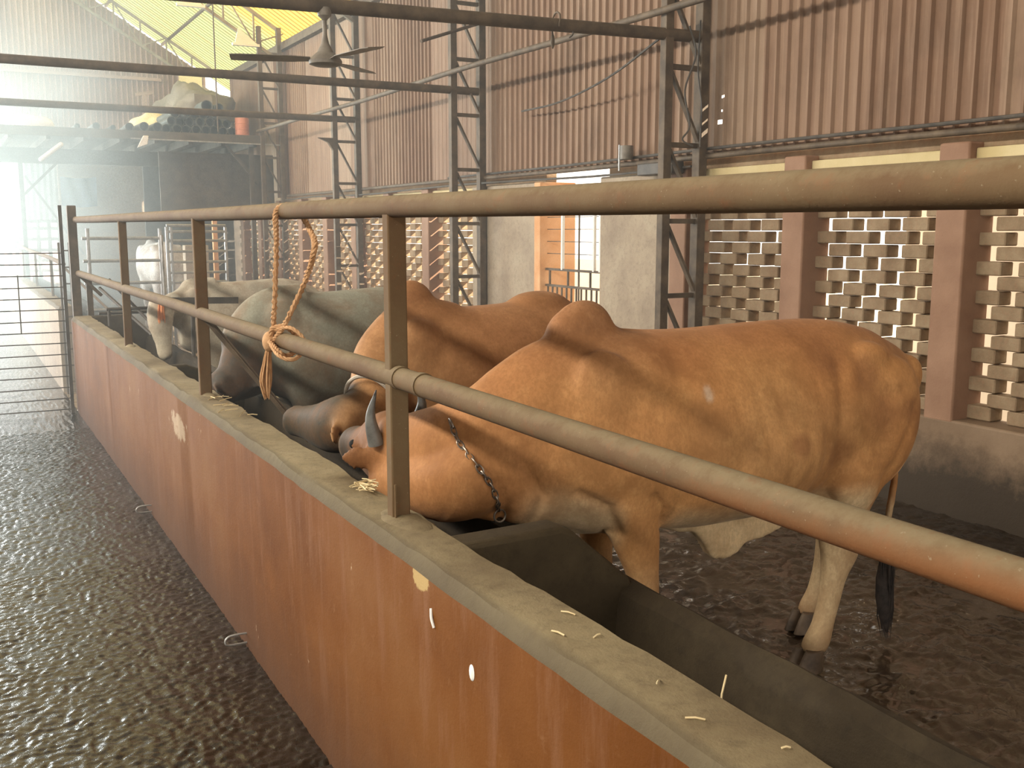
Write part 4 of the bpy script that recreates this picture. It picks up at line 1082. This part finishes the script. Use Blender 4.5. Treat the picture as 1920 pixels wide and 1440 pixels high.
for x, y in ((1.15, 19.05), (3.98, 19.05), (4.5, 17.1)):
    m = MB(); m.bar((x, y, 0), (x, y, LZ-.17), .07, .07); local(loft, m.build('prop', M['wood'], loft))
for a, b_ in (((3.98, 19.0, 2.15), (3.4, 19.0, 2.85)), ((3.98, 19.0, 2.15), (4.5, 19.0, 2.85)), ((1.15, 19.0, 2.2), (1.9, 19.0, 2.95)), ((4.6, 17.1, 2.4), (4.1, 17.1, 3.0)), ((2.2, 20.5, 1.2), (1.3, 20.5, 2.6))):
    m = MB(); m.bar(a, b_, .05, .04); local(loft, m.build('strut', M['wood'], loft))
m = MB(); m.box(3.1, 4.98, 17.5, 17.55, 1.95, 2.90); o = m.build('dark_boarding', M['wood']); tag(o, 'dark hanging boarding below the loft beside the corner column', 'boarding')
# stacked pipes on the loft
def pipe_proto(r, L):
    t = thing('stored_pipe', 'x', 'pipe', (0, 0, 0))
    sg = 18
    m = MB().rings([[(rr*math.cos(2*PI*k/sg), y, rr*math.sin(2*PI*k/sg)) for k in range(sg)] for rr, y in ((r*.86, .25), (r*.86, 0), (r, 0), (r, L))], cap=False)
    tb = m.build('tube', M['pvc'], t)
    m = MB().rings([[(rr*math.cos(2*PI*k/sg), y, rr*math.sin(2*PI*k/sg)) for k in range(sg)] for rr, y in ((r*.87, .16), (r*.05, .17))], cap=True)
    m.build('bore', M['inside'], tb)
    return t
P1 = pipe_proto(.073, 3.6); used = [False]
rnd = random.Random(11)
def place_pipe(x, y, z, rz, label, group, s_=1.0):
    if not used[0]: o = P1; used[0] = True
    else: o = copy_tree(P1)
    o.location = (x, y, z); o.rotation_euler = (0, rnd.uniform(0, 6), rz); o.scale = (s_, 1, s_)
    tag(o, label, 'pipe', group)
for x, s_, lb in ((1.86, .55, 'small pipe lying alone at the left of the loft edge'), (2.13, .75, 'low dark pipe on the loft left of the open-ended ones'), (2.37, .55, 'thin pipe beside the first open-ended pipe on the loft'), (2.62, .9, 'first open-ended pipe standing proud on the loft edge'), (2.83, 1.0, 'second open-ended pipe on the loft edge, left of the pale cloth'), (3.03, 1.02, 'third open-ended pipe on the loft edge with a pale rim')):
    place_pipe(x, 17.05+rnd.uniform(0, .1), LZ+.073*s_+.003, rnd.uniform(-.04, .04), lb, None, s_)
for row, (n_, x0) in enumerate(((8, 3.20), (7, 3.28), (5, 3.36))):
    for k in range(n_):
        place_pipe(x0+.149*k, 17.12+rnd.uniform(0, .22), LZ+.075+.130*row, 0, 'dark hollow pipe in the stack on the loft, left of the red drum', 'pipes stacked on the loft')
place_pipe(4.02, 18.0, 3.72, 0, 'wide open-ended pipe lying high on the tarpaulin heap', None, 1.35)
place_pipe(4.22, 18.0, 3.70, 0, 'smaller open-ended pipe right of the wide one on the tarpaulin heap', None, 1.05)
def lump(c, r, seed, amp, name, mat, label, cat):
    m = MB().ell(c, r, 40, 26)
    m.v = [(x, y, max(z, c[2]-.02)) for x, y, z in m.v]
    m.v = [tuple(Vector(p) + (Vector(p)-Vector(c)).normalized()*amp*(mnoise.noise(Vector(p)*2.2+Vector((seed, 0, 0)))+.5*mnoise.noise(Vector(p)*5+Vector((seed, 3, 0))))) for p in m.v]
    o = m.build(name, M[mat]); return tag(o, label, cat)
lump((4.12, 19.6, LZ+.42), (.66, 1.2, .62), 4, .22, 'tarpaulin_heap', 'tarp', 'lumpy dusty tarpaulin heap on the loft below the bright gap', 'tarpaulin')
lump((3.35, 19.0, LZ+.20), (.5, .5, .26), 8, .10, 'tarpaulin_heap', 'yellow', 'small pale cloth bundle behind the open-ended pipes', 'cloth')
lump((1.2, 17.4, LZ+.02), (.35, .3, .16), 15, .08, 'cloth_heap', 'white', 'crumpled pale sheet at the far left of the loft', 'cloth')
dr = thing('drum', 'orange-red drum standing on the loft at the end of the pipe stack', 'drum', (4.40, 17.2, LZ))
local(dr, lathe([(.10, 0), (.112, .005), (.112, .10), (.117, .105), (.112, .11), (.112, .20), (.117, .205), (.112, .21), (.112, .29), (.10, .295)], (4.395, 17.2, LZ+.002)).build('drum_body', M['drum'], dr))
# pale plastic sheets, blue tarpaulin and white bag under the loft
m = MB(); x = 1.30; k = 0
while x < 1.82:
    m.add([(x, 21.2, 1.83), (x+.05, 21.17, 1.83), (x+.05, 21.17, 2.95), (x, 21.2, 2.95)], [(0, 1, 2, 3)])
    m.add([(x+.05, 21.17, 1.83), (x+.10, 21.2, 1.83), (x+.10, 21.2, 2.95), (x+.05, 21.17, 2.95)], [(0, 1, 2, 3)]); x += .10
o = m.build('pale_sheet', M['fibre_clear'], smooth=False); tag(o, 'pale ribbed plastic sheets hanging at the far left under the loft', 'plastic sheet')
m = grid_sheet(0, 1, 0, 1, 12, 12, lambda x, y: 0); m.v = [(1.97+.64*u, 21.45+.03*math.sin(u*14+w*3), 2.10+.55*w-.03*math.sin(u*PI)) for u, w, _ in m.v]
o = m.build('blue_sheet', M['blue']); tag(o, 'blue tarpaulin hung on the wall under the loft', 'tarpaulin')
m = MB(); m.prism([(2.78, 3.09), (2.86, 3.09), (2.84, 2.96), (2.68, 2.90)], 'y', 16.9, 16.93); o = m.build('hanging_bag', M['white'], bevel=.01); tag(o, 'small white bag hanging from the loft edge', 'bag')
m = MB(); m.bar((1.28, 16.9, 2.66), (1.62, 16.9, 2.93), .07, .07); o = m.build('rolled_sheet', M['white'], bevel=.03); tag(o, 'pale rolled sheet slanting above the plastic sheets', 'sheet')

# ================================================================== FAR PENS
def pen(x0, x1, y, zs, xs, z0, z1, label, mat='galv', r=.018):
    t = thing('pen_panel', label, 'pen panel', ((x0+x1)/2, y, 0))
    for z in zs: local(t, MB().tube([(x0, y, z), (x1, y, z)], r, 8).build('rail', M[mat], t))
    for x in xs: local(t, MB().tube([(x, y, z0), (x, y, z1)], r*1.15, 8).build('upright', M[mat], t))
    return t
pen(2.53, 3.30, 14.0, (.95, 1.08, 1.22, 1.36, 1.50, 1.62, 1.70), (2.53, 2.585, 3.295), 0, 1.68, 'pale pipe panel of the far pen in front of the white cow')
pen(1.30, 2.14, 12.2, (.75, 1.05, 1.30, 1.55), (1.36, 1.75, 2.13), 0, 1.66, 'hazy bluish pipe panel left of the far pen')
pen(.1, 2.1, 23.5, (.5, .80, 1.01, 1.22, 1.45, 1.67, 1.82), (.30, .62, .95, 1.11, 1.25, 1.42, 1.67, 1.88, 2.08), 0, 1.85, 'broad dark slatted barrier at the end of the passage', 'steel_dark', .035)
m = MB(); m.bar((3.74, 16.6, 0), (3.74, 16.6, 1.95), .07, .07); m2 = m.build('red_post', M['orange']); tag(m2, 'red painted post in the far pen with a yellow patch', 'post')
m = MB(); m.box(3.15, 3.50, 16.0, 16.2, 0, 1.41); o = m.build('pen_slab', M['cement_wall'], bevel=.01); tag(o, 'upright tan slab hiding part of the white cow', 'slab')
m = MB(); m.box(3.3, 4.95, 20.3, 20.4, .3, 2.95); m.box(4.85, 5.3, 20.7, 20.8, -.1, 2.95); o = m.build('dark_curtain', M['steel_dark']); tag(o, 'dark curtain closing the corner under the loft', 'curtain')
m = MB(); m.bar((1.97, 8.05, 1.098), (1.40, 8.05, 1.112), .035, .05); o = m.build('crush_bar', M['steel_dark']); tag(o, 'dark square bar across the flank of the pale cow', 'bar')
o = MB().tube([(1.62, 8.05, 1.09), (1.60, 8.05, 0)], .016, 8).build('stall_post', M['steel_dark']); tag(o, 'dark upright between the pale cow and the trough', 'post')
o = MB().tube([(1.70, 9.6, 0), (1.69, 9.6, 1.60)], .012, 8).build('stall_post', M['galv']); tag(o, 'thin bright upright pipe left of the pale cow', 'post')
tr = thing('tether_rack', 'low dark pipe frame over the far end of the trough', 'frame', (1.25, 9.0, .8))
for a, b_ in (((1.10, 8.9, 1.0), (1.75, 8.9, 1.0)), ((1.10, 9.4, .93), (1.75, 9.4, .93)), ((1.12, 8.9, .86), (1.12, 8.9, 1.0)), ((1.12, 9.4, 1.15), (1.40, 8.6, .80)), ((1.2, 9.4, 1.22), (1.55, 8.7, .72)), ((1.30, 9.0, .70), (1.30, 9.0, 1.0))):
    local(tr, MB().tube([a, b_], .013, 8).build('frame_pipe', M['steel_dark'], tr))

# ================================================================== ROPE ON THE RAILING
def rope(pts, r, name_parent=None, strands=3, turns=18, mat='rope'):
    P = [Vector(p) for p in crs(pts, 8)]; m = MB()
    L = sum((b_-a).length for a, b_ in zip(P[:-1], P[1:]))
    for s_ in range(strands):
        q = []; acc = 0
        for i, p in enumerate(P):
            if i: acc += (P[i]-P[i-1]).length
            t = (P[min(i+1, len(P)-1)]-P[max(i-1, 0)]).normalized(); u = Vector((1, .3, .1)); u = (u-t*u.dot(t)).normalized(); w = t.cross(u)
            a = 2*PI*(s_/strands)+acc*turns*2*PI/1.0
            q.append(p+u*math.cos(a)*r*.5+w*math.sin(a)*r*.5)
        m.tube(q, r*.62, 6)
    return m
tie = thing('tether_rope', 'frayed jute rope looped over the top rail and knotted on the lower rail', 'rope', (1.0, 3.4, 1.5))
ry, rm = 3.40, 3.545
pts = [(.985, 3.55, 1.255), (.984, 3.50, 1.40), (.983, 3.45, 1.60), (.980, 3.435, 1.70), (1.0, 3.42, 1.726), (1.03, 3.40, 1.727), (1.052, 3.36, 1.69), (1.06, 3.28, 1.62), (1.05, 3.25, 1.58), (1.04, 3.32, 1.48), (1.01, 3.46, 1.33), (.985, 3.53, 1.26)]
local(tie, rope(pts, .0105, None, 3, 22).build('rope_loop', M['rope'], tie))
pts = [(.975, 3.535, 1.27), (.98, 3.52, 1.305), (1.02, 3.49, 1.31), (1.055, 3.48, 1.27), (1.04, 3.47, 1.225), (1.0, 3.44, 1.215), (.975, 3.42, 1.228), (.97, 3.47, 1.245), (.968, 3.54, 1.262)]
local(tie, rope(pts, .009).build('rope_turns', M['rope'], tie))
pts = [(.985, 3.52, 1.30), (1.02, 3.44, 1.312), (1.055, 3.40, 1.27), (1.03, 3.37, 1.225), (.99, 3.36, 1.212), (.962, 3.40, 1.225), (.965, 3.50, 1.25)]
local(tie, rope(pts, .007).build('rope_turns', M['rope'], tie))
m = MB(); rnd = random.Random(9)
m.ell((.975, 3.55, 1.255), (.026, .030, .038), 14, 10)
for k in range(46):
    a = rnd.uniform(0, 2*PI); w = rnd.uniform(.005, .021); sw = rnd.uniform(-.01, .01)
    m.tube(crs([(.972+.006*math.cos(a), 3.55+.008*math.sin(a), 1.245), (.968+w*.8*math.cos(a), 3.565+w*math.sin(a), 1.18), (.965+w*1.3*math.cos(a), 3.58+w*1.7*math.sin(a)+sw, 1.115), (.966+w*.6*math.cos(a), 3.578+w*.8*math.sin(a)+sw, 1.06-rnd.uniform(-.02, .015))], 3), [.0032]*9+[.001], 4)
local(tie, m.build('frayed_end', M['rope'], tie))

# ================================================================== STRAW AND CRUMBS ON THE TROUGH WALL
def straw(c, n, spread, L, seed):
    m = MB(); r = random.Random(seed)
    for k in range(n):
        a = r.uniform(0, PI); x = c[0]+r.uniform(-1, 1)*spread[0]; y = c[1]+r.uniform(-1, 1)*spread[1]; l = r.uniform(.4, 1)*L
        z = c[2]+r.uniform(0, 1)*spread[2]; d = Vector((math.cos(a), math.sin(a), r.uniform(-.15, .15)))*l/2
        m.tube([Vector((x, y, z))-d, Vector((x, y, z+.002)), Vector((x, y, z))+d], r.uniform(.0012, .0028), 4)
    return m
o = straw((1.045, 2.80, TZ+.006), 34, (.028, .05, .018), .06, 1).build('straw_wisp', M['straw']); tag(o, 'small wisp of dry straw on the wall top left of the nearest post', 'straw')
o = straw((1.02, 4.45, TZ+.004), 12, (.05, .30, .004), .09, 2).build('straw_litter', M['straw']); tag(o, 'scattered straw bits on the wall top by the second post', 'straw', None, 'stuff')
o = straw((1.01, 1.45, TZ+.004), 6, (.05, .5, .003), .032, 3).build('straw_litter', M['straw']); tag(o, 'few short straw bits on the near wall top', 'straw', None, 'stuff')
m = MB().tube([(1.09, 1.245, TZ-.06), (1.088, 1.24, TZ+.0), (1.092, 1.235, TZ+.035)], .0018, 5); o = m.build('straw_stalk', M['straw']); tag(o, 'single straw stalk standing up behind the near wall edge', 'straw')
m = MB().ell((.927, 1.86, .70), (.004, .013, .019), 10, 8); o = m.build('dung_fleck', M['white']); tag(o, 'white fleck stuck on the red wall below the yellow scar', 'fleck')
m = MB().tube(crs([(.926, 2.07, .775), (.922, 2.06, .755), (.924, 2.05, .735)], 4), .0035, 6); o = m.build('dung_fleck', M['white']); tag(o, 'thin white curl stuck on the red wall just under the yellow scar', 'fleck')
# hay lying in the far part of the trough
o = straw((1.3, 4.6, .33), 160, (.16, .8, .08), .14, 4).build('trough_fodder', M['straw']); tag(o, 'fodder lying in the trough under the animals\' muzzles', 'fodder', None, 'stuff')

# ================================================================== DUSTY AIR
def air(name, dens, prof, y0, y1, label, color=(.94, 1.0, .985)):
    hz = bpy.data.materials.new(name); t = nt(hz)
    vo = t.nodes.new('ShaderNodeOutputMaterial'); vs_ = t.nodes.new('ShaderNodeVolumeScatter')
    vs_.inputs['Color'].default_value = (*color, 1); vs_.inputs['Density'].default_value = dens; vs_.inputs['Anisotropy'].default_value = .35
    t.links.new(vs_.outputs[0], vo.inputs['Volume'])
    m = MB(); m.prism(prof, 'y', y0, y1)
    o = m.build(name, hz, smooth=False); return tag(o, label, 'haze', None, 'stuff')
air('dusty_air', .018, [(-6.9, .03), (4.96, .03), (4.96, 4.6), (-1, 8.0), (-6.9, 4.4)], 3.2, 21.5, 'thin dusty air in the middle and far part of the shed')
air('thick_dusty_air', .095, [(-6.9, .04), (2.3, .04), (1.9, 4.0), (-6.9, 4.1)], 10.2, 21.4, 'thicker bright haze over the far end of the passage', (.86, 1.0, .95))
